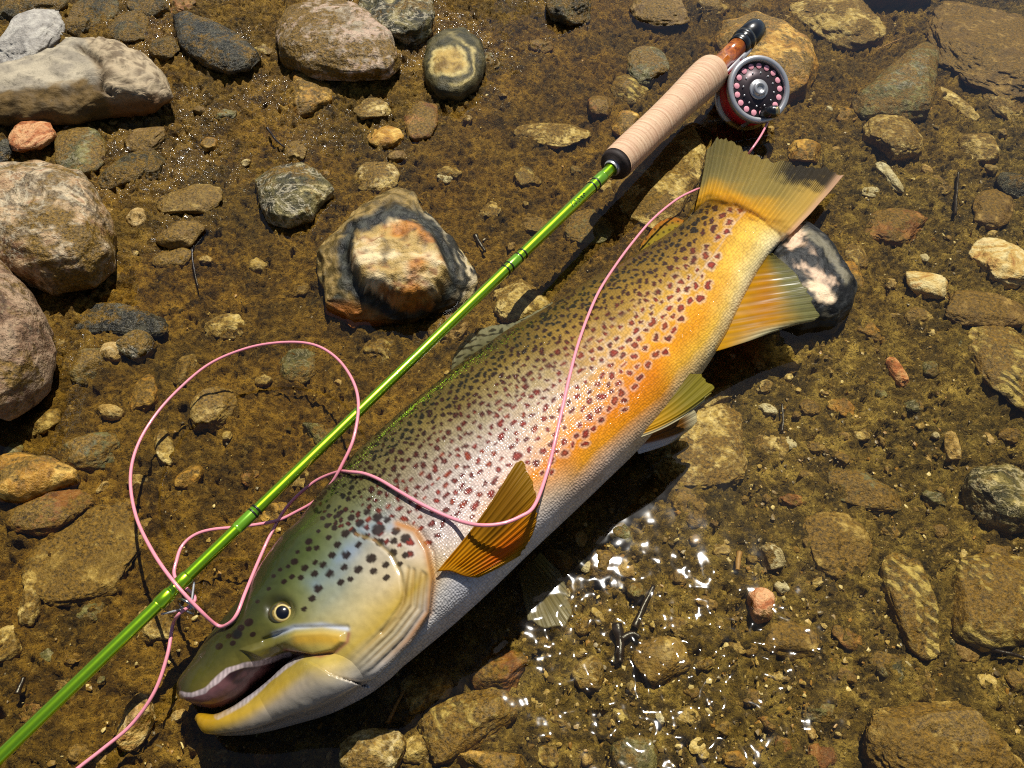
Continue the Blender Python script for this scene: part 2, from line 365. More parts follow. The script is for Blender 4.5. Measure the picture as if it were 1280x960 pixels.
def stone(name, label, px, py, w, h, rot=0, C=0.012, mat='silt', sub=4, emb=0.35, facets=7, seed=0, rough=0.09, outline=None, colf=None, group=None, cat='stone', z0=None, shape=None, layer=0.0, bank=0.3):
    rs = np.random.RandomState(seed * 131 + int(px) * 7 + int(py))
    g0 = unp(px, py, 0.0); gz = float(ground_base(g0[0], g0[1])) if z0 is None else z0
    cz = gz + C * (1 - 2 * emb); c = unp(px, py, cz); sc = scale_at(c)
    d = c - CAM; ca = -d[2] / np.linalg.norm(d); sa = math.sqrt(1 - ca * ca)
    V, F = ico(sub); P = V.copy()
    # boxier than a ball, then cut by flats
    P = np.sign(P) * np.abs(P) ** 0.85; P /= np.linalg.norm(P, axis=1).max() * 0.98
    for k in range(facets):
        n = rs.normal(size=3); n[2] *= 0.8; n /= np.linalg.norm(n); dd = rs.uniform(0.62, 0.86)
        e = P @ n - dd; P -= np.clip(e, 0, None)[:, None] * n * 0.92
    P += V * (rough * fbm(V * 1.6 + seed * 3.7 + px, 4))[:, None] - V * (0.55 * rough * np.abs(fbm(V * np.array([3, 3, 7]) + px, 4)))[:, None] + V * (0.03 * pn(V * 16 + px))[:, None]
    if layer: P += V * (layer * np.sign(np.sin(P[:, 2] * 14 + 2 * pn(V * 2 + px))) * (1 - np.abs(V[:, 2])))[:, None]
    P[:, 0] /= np.abs(P[:, 0]).max(); P[:, 1] /= np.abs(P[:, 1]).max(); P[:, 2] /= np.abs(P[:, 2]).max()
    if outline is not None:
        O = unp(np.array([q[0] for q in outline]), np.array([q[1] for q in outline]), cz)[:, :2] - c[:2]
        ang = np.arctan2(O[:, 1], O[:, 0]); 
        # dense polyline in polar form
        Q = np.vstack([O, O[:1]]); D = np.concatenate([np.linspace(Q[i], Q[i + 1], 12, endpoint=False) for i in range(len(O))])
        ang = np.arctan2(D[:, 1], D[:, 0]); rad = np.hypot(D[:, 0], D[:, 1]); s = np.argsort(ang)
        a = np.arctan2(V[:, 1], V[:, 0]); R = np.interp(a, np.concatenate([ang[s] - 2 * np.pi, ang[s], ang[s] + 2 * np.pi]), np.tile(rad[s], 3))
        q = np.hypot(V[:, 0], V[:, 1]) ** 0.75
        jit = 1 + 0.5 * rough * fbm(V * 2.2 + px, 3)
        X = np.cos(a) * q * R * jit; Y = np.sin(a) * q * R * jit; Z = P[:, 2] * C
        P = np.stack([X, Y, Z], -1); W_ = P + c; P += 0.0011 * np.stack([pn(W_ * 70), pn(W_ * 70 + 9), 1.6 * fbm(W_ * 55 + 4, 4)], -1)
    else:
        A = w / 2 / sc; hb = h / 2 / sc
        B = math.sqrt(max(hb * hb - (C * sa * 0.8) ** 2, (0.45 * hb) ** 2)) / ca
        r = math.radians(rot)
        P = P * np.array([A, B, C]); x = P[:, 0] * math.cos(r) - P[:, 1] * math.sin(r); y = P[:, 0] * math.sin(r) + P[:, 1] * math.cos(r)
        P[:, 0] = x; P[:, 1] = y
    if shape is not None: P = shape(P, c, V)
    cols = None
    W = P + c
    if colf is not None:
        qx, qy = proj(W); cols = colf(qx, qy, W, V)
    me = mesh_np(name, P, F, True, cols=cols)
    o = link(name, me, SM[mat] if isinstance(mat, str) else mat, loc=c)
    tag(o, label, cat, group, 'thing')
    rr = 0.5 * (np.ptp(P[:, 0]) + np.ptp(P[:, 1])) / 2
    if bank: STONES.append((c[0], c[1], rr * 1.15, min(0.007, bank * C)))
    return o

# -- stones with a pattern of their own
def lin(*c): return np.array(S(*c)[:3])
def mixc(a, b, f): return a + (b - a) * np.asarray(f)[..., None]
def hero_layered():
    core = [(437, 320), (448, 292), (475, 280), (497, 272), (520, 280), (540, 298), (553, 325), (560, 350), (548, 370), (535, 385), (505, 388), (480, 372), (460, 365), (448, 345)]
    def shape(P, c, V):
        W = P + c; qx, qy = proj(W); d, ins = polydist(qx, qy, core, True)
        up = V[:, 2] > -0.1; sd = np.where(ins, d, -d)
        st = ss(-7, 5, sd)
        P = P.copy(); P[:, 2] += np.where(up, 0.016 * st - 0.004 * ss(0, 10, -sd) , 0)
        for off, hgt in ((16, .003), (27, .003), (40, .0025)):
            P[:, 2] -= np.where(up & (qx > 520), hgt * ss(off - 2, off + 2, -sd), 0)
        return P + 0.0022 * np.stack([pn(W * 60), pn(W * 60 + 7), 1.2 * fbm(W * 75 + 3, 3)], -1)
    def colf(qx, qy, W, V):
        d, ins = polydist(qx, qy, core, True); sd = np.where(ins, d, -d) + 5 * fbm(W * 90, 3)
        n = fbm(W * np.array([45, 70, 60]), 4); n2 = fbm(W * 120 + 4, 3); n3 = fbm(W * 30 + 8, 3)
        cr = mixc(lin(176, 146, 84), lin(214, 192, 146), ss(-.2, .4, n))
        cr = mixc(cr, lin(176, 108, 28), 0.85 * ss(-.05, .4, n3 + 0.25 * n)); cr = mixc(cr, lin(112, 62, 24), 0.75 * ss(.15, .5, n2 + .3 * n3)); cr = mixc(cr, lin(60, 48, 30), .6 * ss(.3, .5, fbm(W * np.array([160, 60, 60]), 3)))
        ring = mixc(lin(26, 27, 24), lin(70, 70, 60), ss(-.2, .5, n2))
        out = mixc(lin(86, 70, 32), lin(150, 124, 70), ss(-.3, .5, n2 + .4 * n)); out = mixc(out, lin(206, 182, 132), 0.75 * ss(30, 70, qx - 480) * ss(330, 250, qy))
        out = mixc(out, lin(46, 46, 32), ss(-.05, .3, n3) * ss(470, 420, qx) * ss(300, 350, qy)); out = mixc(out, lin(170, 100, 30), 0.8 * ss(370, 392, qy) * ss(520, 430, qx))
        strip = 0.5 + 0.5 * np.sin(-sd / 13 * 2 * np.pi + n * 2.0); out = np.where((qx > 530)[:, None], mixc(lin(40, 38, 30), lin(186, 170, 134), ss(.3, .75, strip)), out)
        c = mixc(out, ring, ss(-24, -13, sd)); c = mixc(c, cr, ss(-3, 2, sd))
        return c
    stone('layered_stone', 'large layered stone with a cream and orange core above the green rod', 492, 326, 0, 0, C=0.026, mat=vc_stone_mat('layered_stone_rock', 0.55, 60), sub=6, emb=0.3, facets=0,
          outline=[(393, 322), (410, 300), (440, 272), (470, 250), (498, 238), (520, 246), (545, 275), (572, 305), (600, 342), (594, 362), (570, 378), (540, 392), (500, 398), (440, 402), (408, 386), (400, 355)], shape=shape, colf=colf)
def hero_slab():
    crack = [(97, 58), (112, 68), (125, 82), (128, 98), (124, 112), (140, 120)]
    def shape(P, c, V):
        W = P + c; qx, qy = proj(W); d = polydist(qx, qy, crack); P = P.copy()
        P[:, 2] += 0.008 * ss(95, 150, qx + 0.3 * (qy - 90)) * np.clip(V[:, 2], 0, 1)
        P[:, 2] -= 0.007 * np.exp(-(d / 4) ** 2) * (V[:, 2] > 0)
        P[:, 2] += .004 * np.abs(fbm(W * np.array([40, 90, 60]), 3)) * ss(110, 140, qx) * (V[:, 2] > 0)
        return P + 0.0024 * np.stack([0 * d, 0 * d, fbm(W * 60, 4)], -1)
    def colf(qx, qy, W, V):
        n = fbm(W * 50, 4); n2 = fbm(W * 140, 3); d = polydist(qx, qy, crack)
        dry = mixc(lin(168, 156, 132), lin(138, 128, 110), ss(-.3, .4, n)); wet = mixc(lin(104, 82, 44), lin(76, 60, 32), ss(-.3, .4, n))
        right = mixc(lin(168, 150, 120), lin(110, 94, 72), ss(-.2, .4, n2 + .5 * n))
        wl = (qy - (112 - 0.10 * qx + 8 * n)); c = mixc(dry, wet, ss(-3, 5, wl))
        r = ss(-4, 6, qx - (110 + 0.35 * (qy - 60))); c = mixc(c, mixc(right, lin(110, 76, 40), ss(112, 132, qy + 6 * n)), r)
        c = mixc(c, lin(70, 52, 28), 0.7 * np.exp(-(d / 3.5) ** 2)); return c
    stone('slab_stone', 'long grey-tan stone with a wet lower half and a cracked lump at one end', 95, 105, 0, 0, C=0.021, mat=vc_stone_mat('slab_rock', 0.12, 45, 0.5), sub=6, emb=0.22, facets=0, rough=0.05,
          outline=[(-60, 120), (-30, 100), (30, 82), (70, 70), (97, 56), (125, 56), (160, 66), (190, 82), (210, 98), (214, 118), (195, 132), (150, 136), (90, 148), (40, 150), (-10, 148), (-55, 140)], shape=shape, colf=colf)
def hero_black():
    def colf(qx, qy, W, V):
        n = fbm(W * 45, 4); n2 = fbm(W * 120 + 3, 3); c = mixc(lin(14, 14, 14), lin(38, 39, 38), ss(-.2, .5, n2))
        stripe = polydist(qx, qy, [(992, 292), (1005, 320), (1028, 352)]); c = mixc(c, lin(214, 182, 150), ss(16, 7, stripe + 9 * n2) * ss(-.3, .1, n))
        b2 = polydist(qx, qy, [(1015, 355), (1035, 372)]); c = mixc(c, lin(222, 196, 160), ss(11, 5, b2 + 5 * n2))
        edge = polydist(qx, qy, [(1005, 288), (1035, 312), (1058, 350)]); c = mixc(c, lin(170, 160, 130), ss(7, 2, edge + 5 * n2) * .4)
        return mixc(c, lin(90, 84, 66), ss(.35, .6, n) * .5)
    stone('black_stone', 'black stone with pinkish white blotches under the trout tail', 1005, 352, 0, 0, C=0.026, mat=vc_stone_mat('black_rock', 0.45, 70, 0.4), sub=6, emb=0.25, facets=0, rough=0.08,
          outline=[(940, 340), (965, 305), (1003, 284), (1035, 310), (1058, 345), (1068, 370), (1062, 392), (1045, 410), (1000, 415), (960, 405), (938, 380)], colf=colf)
def hero_ring():
    def colf(qx, qy, W, V):
        r = np.hypot((qx - 560) / 36, (qy - 76) / 34) + .30 * fbm(W * 26, 4); n = fbm(W * 100, 3)
        c = mixc(lin(112, 86, 36), lin(176, 146, 76), ss(-.3, .4, n)); ring = ss(.55, .66, r)
        c = mixc(c, mixc(lin(52, 50, 32), lin(88, 80, 50), ss(-.3, .4, n)), ring)
        c = mixc(c, lin(196, 176, 112), np.exp(-((r - .58) / .06) ** 2) * .9 + .8 * np.exp(-((r - .9) / .05) ** 2) * (qx > 562))
        return c
    stone('ringed_stone', 'round dark stone with pale concentric rings in the silt', 567, 80, 0, 0, C=0.017, mat=vc_stone_mat('ringed_rock', 0.55, 60), sub=5, emb=0.3, facets=0, rough=0.06,
          outline=[(528, 82), (534, 56), (555, 42), (582, 40), (604, 58), (608, 82), (596, 108), (572, 124), (546, 118), (532, 102)], colf=colf)
hero_layered(); hero_slab(); hero_black(); hero_ring()

# name, label, px, py, w, h, rot, half height, material, embed, extra
T = [
 ('grey_stone', 'small dry pale grey stone in the upper left corner', 36, 50, 74, 62, -5, .016, 'grey', .2, dict(sub=5, facets=5)),
 ('granite_boulder', 'big pink and white veined stone at the left edge below the cracked slab', 62, 285, 0, 0, 0, .036, 'pink', .22, dict(sub=6, facets=5, outline=[(-60, 290), (-45, 235), (0, 218), (60, 216), (112, 228), (132, 258), (143, 290), (138, 322), (112, 346), (60, 356), (0, 340), (-50, 325)])),
 ('rose_boulder', 'rough pinkish grey boulder cut by the left edge, lowest of the big left stones', 0, 425, 0, 0, 0, .04, 'rose', .2, dict(sub=6, facets=6, outline=[(-85, 420), (-70, 350), (-30, 322), (5, 330), (35, 360), (58, 400), (62, 430), (50, 470), (25, 500), (0, 520), (-50, 505)])),
 ('slate_stone', 'wet dark flat slate near the top left, lying alone in the mud', 269, 55, 0, 0, 0, .013, 'slate', .25, dict(sub=5, facets=6, outline=[(216, 24), (232, 18), (262, 28), (300, 46), (326, 70), (312, 86), (285, 90), (250, 78), (226, 60)])),
 ('domed_stone', 'wide grey-topped brown stone at the top edge beside the dark rock', 420, 52, 0, 0, 0, .026, 'dome', .3, dict(sub=6, facets=5, outline=[(346, 40), (362, 18), (392, 6), (430, 8), (465, 24), (492, 50), (500, 75), (488, 94), (440, 98), (385, 92), (350, 72)])),
 ('dark_rock', 'dark grey rock with a tan side at the top edge', 498, 14, 100, 74, 0, .024, 'darkpale', .25, dict(sub=5)),
 ('ochre_pebble', 'yellow-topped stone half sunk in silt below the wide top stone', 384, 118, 62, 46, 10, .010, 'yellow', .4, {}),
 ('tan_flake', 'tan flake in the silt left of the ringed stone', 467, 138, 48, 28, -35, .006, 'siltpale', .35, {}),
 ('orange_flake', 'orange brown flake just below the tan flake in the silt', 482, 172, 46, 26, -20, .006, 'yellow', .4, {}),
 ('sunken_stone', 'faint orange brown stone sunk in mud below the ringed stone', 525, 148, 46, 52, 0, .006, 'redd', .45, {}),
 ('angular_stone', 'angular black stone with cream edges left of the layered stone', 366, 244, 0, 0, 0, .018, 'darkpale', .3, dict(sub=5, facets=8, outline=[(318, 228), (338, 212), (380, 207), (400, 218), (418, 238), (400, 254), (390, 272), (362, 282), (336, 276), (324, 255)])),
 ('crumbly_stone', 'silted crumbly stone with pale bits directly above the layered stone', 470, 222, 60, 36, 0, .007, 'siltpale', .4, {}),
 ('orange_pebble', 'orange and white wet pebble below the cracked slab', 42, 172, 58, 38, 5, .011, 'orange', .25, {}),
 ('dark_pebble', 'small dark pebble at the left edge by the orange pebble', 4, 190, 26, 26, 0, .007, 'slate', .3, {}),
 ('white_pebble', 'tiny white pebble right of the orange and white pebble', 88, 163, 16, 11, 0, .004, 'white', .3, {}),
 ('olive_stone', 'smooth olive green stone between slab and pink boulder', 98, 188, 66, 58, 25, .011, 'olive', .35, dict(facets=4)),
 ('split_slate', 'wet olive slate with a glossy edge right of the smooth olive stone', 160, 214, 50, 48, -30, .008, 'slatesilt', .3, {}),
 ('split_slate', 'narrow dark slate chip leaning on the wet olive slate', 194, 208, 24, 34, 10, .007, 'slatesilt', .3, {}),
 ('flat_stone', 'flat brown stone under shallow water below the slab lump', 180, 174, 62, 28, 5, .006, 'brown', .35, {}),
 ('tan_pebble', 'pale angular pebble right of the pink boulder', 170, 272, 24, 26, 20, .006, 'tan', .3, {}),
 ('wedge_stone', 'brown wedge stone with a pale pointed tip right of the pink boulder', 226, 292, 62, 34, 10, .009, 'brown', .3, dict(sub=4)),
 ('brown_stone', 'low brown stone below the wedge stone', 216, 322, 50, 26, 0, .005, 'silt', .4, {}),
 ('brown_stone', 'sunken brown stone above the wedge stone', 238, 250, 80, 36, 10, .006, 'silt', .45, {}),
 ('rimmed_stone', 'dark hollow stone with a shiny rust orange rim right of the rose boulder', 148, 404, 136, 40, -6, .009, 'slate', .35, dict(sub=5)),
 ('rust_pebble', 'smooth tan pebble touching the dark veined stone', 141, 441, 30, 24, -15, .008, 'tan', .25, dict(facets=2)),
 ('veined_stone', 'small dark veined stone right of the smooth tan pebble', 170, 434, 46, 38, -25, .011, 'darkpale', .25, {}),
 ('green_stone', 'small crumbly green grey stone below the smooth tan pebble', 108, 456, 46, 48, 20, .010, 'olive', .3, {}),
 ('ochre_stone', 'round ochre stone sunk in silt inside the lower left mud', 182, 494, 34, 48, 0, .007, 'yellow', .4, dict(facets=3)),
 ('buff_pebble', 'smooth buff pebble left of the round ochre stone', 138, 516, 34, 20, -10, .007, 'tan', .25, dict(facets=2)),
 ('brown_pebble', 'brown half sunk pebble below the rose boulder', 56, 528, 52, 30, 20, .006, 'silt', .4, {}),
 ('pale_pebble', 'pale wedge pebble left of the pink loop of line', 232, 462, 26, 40, -15, .007, 'siltpale', .35, {}),
 ('rust_block', 'knobbly orange yellow stone at the left edge above the long flat stone', 48, 596, 0, 0, 0, .017, 'yellow', .3, dict(sub=5, outline=[(-10, 590), (0, 572), (30, 568), (70, 575), (100, 592), (100, 604), (60, 618), (30, 630), (0, 626)])),
 ('flat_stone', 'long dark flat stone under the knobbly orange stone', 66, 640, 110, 52, 12, .010, 'redd', .3, dict(sub=5)),
 ('pale_wet_stone', 'wet grey stone with pale streaks above the knobbly orange stone', 112, 566, 76, 44, 15, .010, 'green', .35, dict(sub=5)),
 ('cream_pebble', 'cream and yellow pebble inside the loop of line at its left side', 206, 562, 24, 48, 20, .008, 'siltpale', .3, {}),
 ('ochre_pebble', 'ochre pebble inside the line loop near the green rod', 236, 598, 30, 36, -20, .006, 'yellow', .35, {}),
 ('mossy_stone', 'mud coated stone inside the top of the line loop', 268, 512, 62, 58, 0, .012, 'silt', .35, dict(sub=5)),
 ('mossy_stone', 'faint olive stone under the top right of the line loop', 372, 458, 48, 44, 10, .006, 'olive', .4, {}),
 ('leaf_stone', 'pale leaf shaped stone at the left edge, upper of two', 38, 752, 26, 58, 15, .007, 'siltpale', .35, {}),
 ('leaf_stone', 'pale flat stone cut by the left edge, lower of two', 8, 806, 50, 40, 30, .007, 'siltpale', .35, {}),
 ('cream_stone', 'cream angular stone beside the line at the lower left', 171, 902, 38, 64, -12, .010, 'quartz', .25, dict(sub=5, facets=8)),
 ('broad_stone', 'broad grey brown stone nearly buried under the left mud', 120, 690, 170, 110, 30, .009, 'silt', .52, dict(sub=5)),
 ('brown_cobble', 'yellow brown cobble cut by the bottom edge right of the trout head', 466, 945, 86, 66, 0, .018, 'siltpale', .3, dict(sub=5)),
 ('brown_cobble', 'yellow brown stone at the bottom edge under the striped slab', 612, 958, 90, 50, 0, .014, 'yellow', .3, dict(sub=5)),
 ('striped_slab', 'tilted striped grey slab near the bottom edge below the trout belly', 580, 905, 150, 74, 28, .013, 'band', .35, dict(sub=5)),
 ('orange_brown_stone', 'orange brown stone between the striped slab and trout throat', 626, 842, 76, 56, 25, .011, 'redd', .35, dict(sub=5)),
 ('pale_chip', 'pale green chip by the bottom of the trout throat', 486, 866, 30, 30, 40, .006, 'olive', .3, {}),
 ('silted_stone', 'silted stone with pale flecks right of the brown cobble', 530, 862, 74, 50, 30, .010, 'siltpale', .4, dict(sub=5)),
 ('silted_stone', 'pale silted stone beside the brown cobble at the bottom', 524, 940, 46, 40, 0, .009, 'siltpale', .35, {}),
 ('oval_stone', 'flat oval stone right of the black twig among sun glints', 826, 826, 74, 56, 15, .009, 'silt', .35, dict(sub=5, facets=3)),
 ('tan_stone', 'tan broken stone left of the black twig', 738, 842, 46, 42, 30, .008, 'siltpale', .3, {}),
 ('grey_chip', 'grey angular chip above the black twig', 797, 741, 26, 26, 20, .006, 'olive', .3, {}),
 ('grey_chip', 'grey leaf shaped chip left of the black twig', 729, 782, 22, 26, -45, .005, 'siltpale', .3, {}),
 ('brown_stone', 'brown angular stone right of the submerged lower fin', 752, 706, 32, 42, -20, .008, 'brown', .3, {}),
 ('brown_stone', 'long brown stone against the belly near the lower fin', 700, 700, 46, 22, -40, .007, 'brown', .3, {}),
 ('olive_pebble', 'mottled olive pebble under two sun glints', 776, 668, 34, 30, 0, .007, 'olive', .3, {}),
 ('tan_pebble', 'small tan pebble above the brown angular stone', 726, 674, 18, 22, 0, .005, 'tan', .3, {}),
 ('ochre_boulder', 'large yellow brown rock behind the reel', 962, 72, 0, 0, 0, .024, 'yellow', .35, dict(sub=6, outline=[(890, 60), (900, 35), (940, 22), (985, 38), (1012, 62), (1022, 88), (1008, 118), (970, 130), (920, 110)])),
 ('ochre_boulder', 'yellow brown silted rock at the top edge above the reel', 1045, 25, 105, 70, 10, .02, 'siltpale', .4, dict(sub=5)),
 ('ridge_stone', 'triangular olive stone with a pale curved ridge right of the reel', 1128, 108, 0, 0, 0, .02, 'olive', .3, dict(sub=6, facets=8, outline=[(1062, 130), (1095, 100), (1130, 72), (1156, 58), (1172, 72), (1168, 110), (1160, 148), (1120, 152), (1080, 150)])),
 ('brown_boulder', 'wide brown boulder in the upper right corner', 1232, 62, 150, 110, -10, .024, 'brown', .35, dict(sub=6)),
 ('dark_boulder', 'dark boulder cut by the top edge right of the reel', 1105, -8, 130, 50, 0, .024, 'slatesilt', .3, dict(sub=5)),
 ('silted_boulder', 'pale topped silted stone at the right edge under the brown boulder', 1256, 118, 74, 58, 0, .013, 'siltpale', .35, dict(sub=5)),
 ('oval_pebble', 'pale oval stone with white mottling right of the tail', 1115, 173, 70, 50, -5, .014, 'siltpale', .25, dict(sub=5, facets=3)),
 ('narrow_pebble', 'narrow tan pebble above right of the pale oval stone', 1194, 130, 22, 42, 25, .007, 'siltpale', .3, {}),
 ('gold_flake', 'bright yellow flat stone above the tail tip', 1006, 190, 46, 28, 8, .008, 'yellow', .2, {}),
 ('tan_stone', 'rounded tan stone near the right edge below the pale topped stone', 1224, 185, 46, 34, 0, .010, 'siltpale', .3, {}),
 ('grey_pebble', 'narrow grey white pebble below the pale oval stone', 1112, 222, 18, 36, 15, .006, 'white', .3, {}),
 ('grey_pebble', 'flat grey pebble left of the narrow grey white pebble', 1088, 239, 22, 14, 0, .004, 'white', .3, {}),
 ('dark_chip', 'dark stone with a white edge at the right edge', 1268, 232, 44, 26, -30, .009, 'slate', .25, {}),
 ('long_stone', 'elongated brown stone below the rounded tan stone', 1242, 262, 52, 46, -40, .008, 'brown', .3, {}),
 ('cream_chip', 'cream pebble on the lip of the flat slab at right', 1156, 355, 56, 34, -42, .009, 'quartz', .25, {}),
 ('flat_slab', 'flat brown slab with a dark undercut near the right edge', 1226, 388, 112, 42, -4, .009, 'brown', .25, dict(sub=5)),
 ('mottled_stone', 'pale orange mottled stone at the right edge above the flat slab', 1252, 328, 76, 56, 0, .013, 'quartz', .35, dict(sub=5)),
 ('red_slab', 'reddish layered slab right of the tail', 1120, 284, 88, 42, 12, .009, 'redd', .4, dict(sub=5)),
 ('pale_chip', 'pale yellow chip right of the black stone', 1070, 322, 30, 32, 0, .006, 'siltpale', .35, {}),
 ('ochre_stone', 'ochre stone just beside the black stone right edge', 1064, 345, 34, 40, 0, .006, 'yellow', .45, {}),
 ('orange_chip', 'orange upright chip below the pale yellow gravel', 1121, 465, 20, 34, 10, .006, 'orange', .3, {}),
 ('tan_chip', 'tan pointed chip standing alone in the gravel at right', 1189, 560, 20, 40, -10, .006, 'tan', .25, {}),
 ('white_chip', 'tiny white chip left of the pointed tan chip', 1169, 545, 10, 10, 0, .003, 'white', .3, {}),
 ('dark_cobble', 'dark cobble with a pale crumbly top at the right edge', 1252, 622, 90, 78, -25, .018, 'darkpale', .3, dict(sub=5)),
 ('banded_and_caustic_stone', 'stone with curved light ripples painted as pale bands at the right edge', 1254, 452, 84, 104, 0, .012, 'band', .42, dict(sub=5)),  # curved bands stand in for light ripples cast through the water
 ('green_slab', 'flat blue green slab in the gravel at right', 1080, 614, 100, 46, -14, .007, 'green', .45, dict(sub=5)),
 ('pink_pebble', 'orange pink pebble alone in the gravel right of the glints', 950, 757, 38, 42, -30, .010, 'orange', .2, dict(sub=4)),
 ('white_stone', 'small white and ochre stone above the orange pink pebble', 965, 696, 32, 32, 20, .007, 'white', .3, {}),
 ('streaked_slab', 'large pale streaked slab below the paired belly fins', 872, 556, 150, 120, 32, .010, 'siltpale', .45, dict(sub=6)),
 ('cream_ridge', 'pale cream ridge of stone by the fin tips', 892, 500, 60, 22, 30, .007, 'siltpale', .35, {}),
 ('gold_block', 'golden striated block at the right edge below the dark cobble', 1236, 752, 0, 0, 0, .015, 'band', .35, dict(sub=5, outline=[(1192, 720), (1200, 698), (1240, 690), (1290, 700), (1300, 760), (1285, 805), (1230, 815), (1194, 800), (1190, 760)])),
 ('caustic_ribbed_stone', 'ribbed brown stone with upright light ripples painted as pale bands left of the golden block', 1136, 748, 62, 130, 0, .011, 'band', .4, dict(sub=5)),  # upright pale bands are water light ripples put into the stone colour
 ('bottom_boulder', 'large brown silted boulder in the lower right corner', 1172, 930, 200, 110, 0, .02, 'silt', .35, dict(sub=6)),
 ('silted_stone', 'broad silted stone above the ribbed brown stone', 1045, 680, 90, 80, 0, .008, 'silt', .45, dict(sub=5)),
 ('silted_stone', 'low silted stone right of the flat oval stone', 985, 800, 80, 46, 0, .007, 'silt', .4, dict(sub=4)),
 ('olive_slab', 'olive slab at the bottom edge under the sun glints', 792, 945, 60, 54, 0, .008, 'olive', .35, dict(sub=5)),
 ('grip_stone', 'big pale yellow stone under the cork grip', 826, 228, 0, 0, 0, .014, 'siltpale', .4, dict(sub=6, outline=[(765, 235), (790, 205), (830, 178), (868, 160), (885, 185), (872, 230), (850, 268), (820, 290), (785, 280)])),
 ('buff_stone', 'pale buff stone between rod and trout back', 650, 378, 74, 56, 15, .012, 'siltpale', .35, dict(sub=5)),
 ('sunken_slab', 'pale slab sunk in silt above the rod middle', 690, 170, 100, 30, -5, .006, 'siltpale', .42, dict(sub=5)),
 ('grip_pebble', 'pale yellow stone against the cork grip', 784, 158, 40, 36, 0, .010, 'yellow', .3, {}),
 ('grip_pebble', 'orange brown rounded stone above the pale yellow stone by the grip', 752, 134, 36, 30, 0, .009, 'redd', .3, {}),
 ('olive_cobble', 'olive brown cobble above the grip', 808, 84, 56, 48, 0, .013, 'olive', .35, dict(sub=5)),
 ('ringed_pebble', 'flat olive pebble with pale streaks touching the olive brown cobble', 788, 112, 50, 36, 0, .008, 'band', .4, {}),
 ('top_stone', 'dark round stone cut by the top edge', 714, 6, 64, 44, 0, .015, 'slatesilt', .3, dict(sub=5)),
 ('top_slab', 'flat brown slab cut by the top edge, right of the dark round stone', 826, 10, 84, 48, 0, .012, 'brown', .35, dict(sub=5)),
 ('mid_stone', 'silted olive stone between rod and cork grip shadow', 735, 285, 70, 44, 20, .008, 'olive', .42, dict(sub=5)),
]
rng = random.Random(5)
for k, (nm, lb, px, py, w, h, rot, C, mat, emb, ex) in enumerate(T):
    stone(nm, lb, px, py, w, h, rot, C, mat, emb=emb, seed=k + 1, **ex)
# wet rubble by the top left edge
for k, (px, py, w, h) in enumerate([(120, 14, 70, 40), (160, 34, 54, 40), (185, 10, 46, 30), (98, 34, 40, 26), (60, 8, 50, 26), (205, 60, 46, 24), (20, 8, 44, 30)]):
    stone('rubble_stone', ['largest wet dark rubble stone between grey stone and dark slate', 'wet dark rubble stone just above the slab lump', 'wet rubble stone at the top edge nearest the dark slate', 'small wet rubble stone between the grey stone and the larger rubble', 'wet rubble stone at the top edge above the dry grey stone', 'low wet rubble stone right of the cracked slab end', 'wet dark rubble stone in the very top left corner'][k], px, py, w, h, k * 25, .010, 'slatesilt', emb=.3, seed=200 + k, group='wet rubble at the top left')

# ------------------------------------------------------------------ twigs
TW = simple('wet_twig', S(34, 24, 16), 0.35, bump=(400, 0.6, 0.0006))
TWT = simple('dry_stem', S(150, 112, 58), 0.6, bump=(400, 0.6, 0.0006))
def twig(label, pts, r, mat=TW, h=0.006, branch=None):
    W = np.array([unp(x, y, float(ground_base(*unp(x, y, 0)[:2])) + h) for x, y in pts]); O = W[0].copy()
    P = catmull(W, 16); P += 0.0006 * np.stack([pn(P * 90), pn(P * 90 + 3), pn(P * 90 + 5)], -1)
    v, f = tube(P, np.linspace(r, r * 0.6, 16) * (1 + .25 * pn(P * 200)), 8)
    if branch:
        B = np.array([unp(x, y, float(ground_base(*unp(x, y, 0)[:2])) + h) for x, y in branch]); v, f = join((v, f), tube(catmull(B, 8), np.linspace(r * .8, r * .4, 8), 7))
    tag(link('twig', mesh_np('twig', v - O, f), mat, loc=O), label, 'twig')
twig('short black twig stub standing among the sun glints', [(771, 780), (775, 805), (775, 828)], .0035, branch=[(775, 800), (790, 792), (800, 797)])
twig('black twig pointing up right above the twig stub', [(793, 785), (803, 762), (817, 732)], .0022)
twig('thin black stick at the right edge on the golden block', [(1210, 803), (1240, 812), (1282, 822)], .002)
twig('dark twig at the lower left mud', [(22, 868), (30, 846)], .002)
twig('dark upright twig right of the red slab', [(1194, 268), (1196, 240), (1198, 215)], .0016)
twig('short dark twig in mud above the rod', [(594, 294), (606, 315)], .0022)
twig('short dark stick in mud below the dark slate', [(334, 160), (346, 176), (356, 184)], .0015)
twig('straw coloured stem lying near the trout throat', [(484, 905), (497, 878), (505, 862)], .0014, TWT)
twig('thin pale stem above the triangular stone', [(1096, 62), (1122, 50), (1150, 38)], .0008, TWT)
twig('thin dark twig in gravel right of the streaked slab', [(977, 540), (979, 520), (977, 505)], .0012)
twig('reddish brown stub in gravel left of the white and ochre stone', [(924, 690), (922, 712)], .0022, TWT)
twig('fine dark stem between the wedge stone and loop', [(240, 310), (242, 335), (248, 360)], .001)

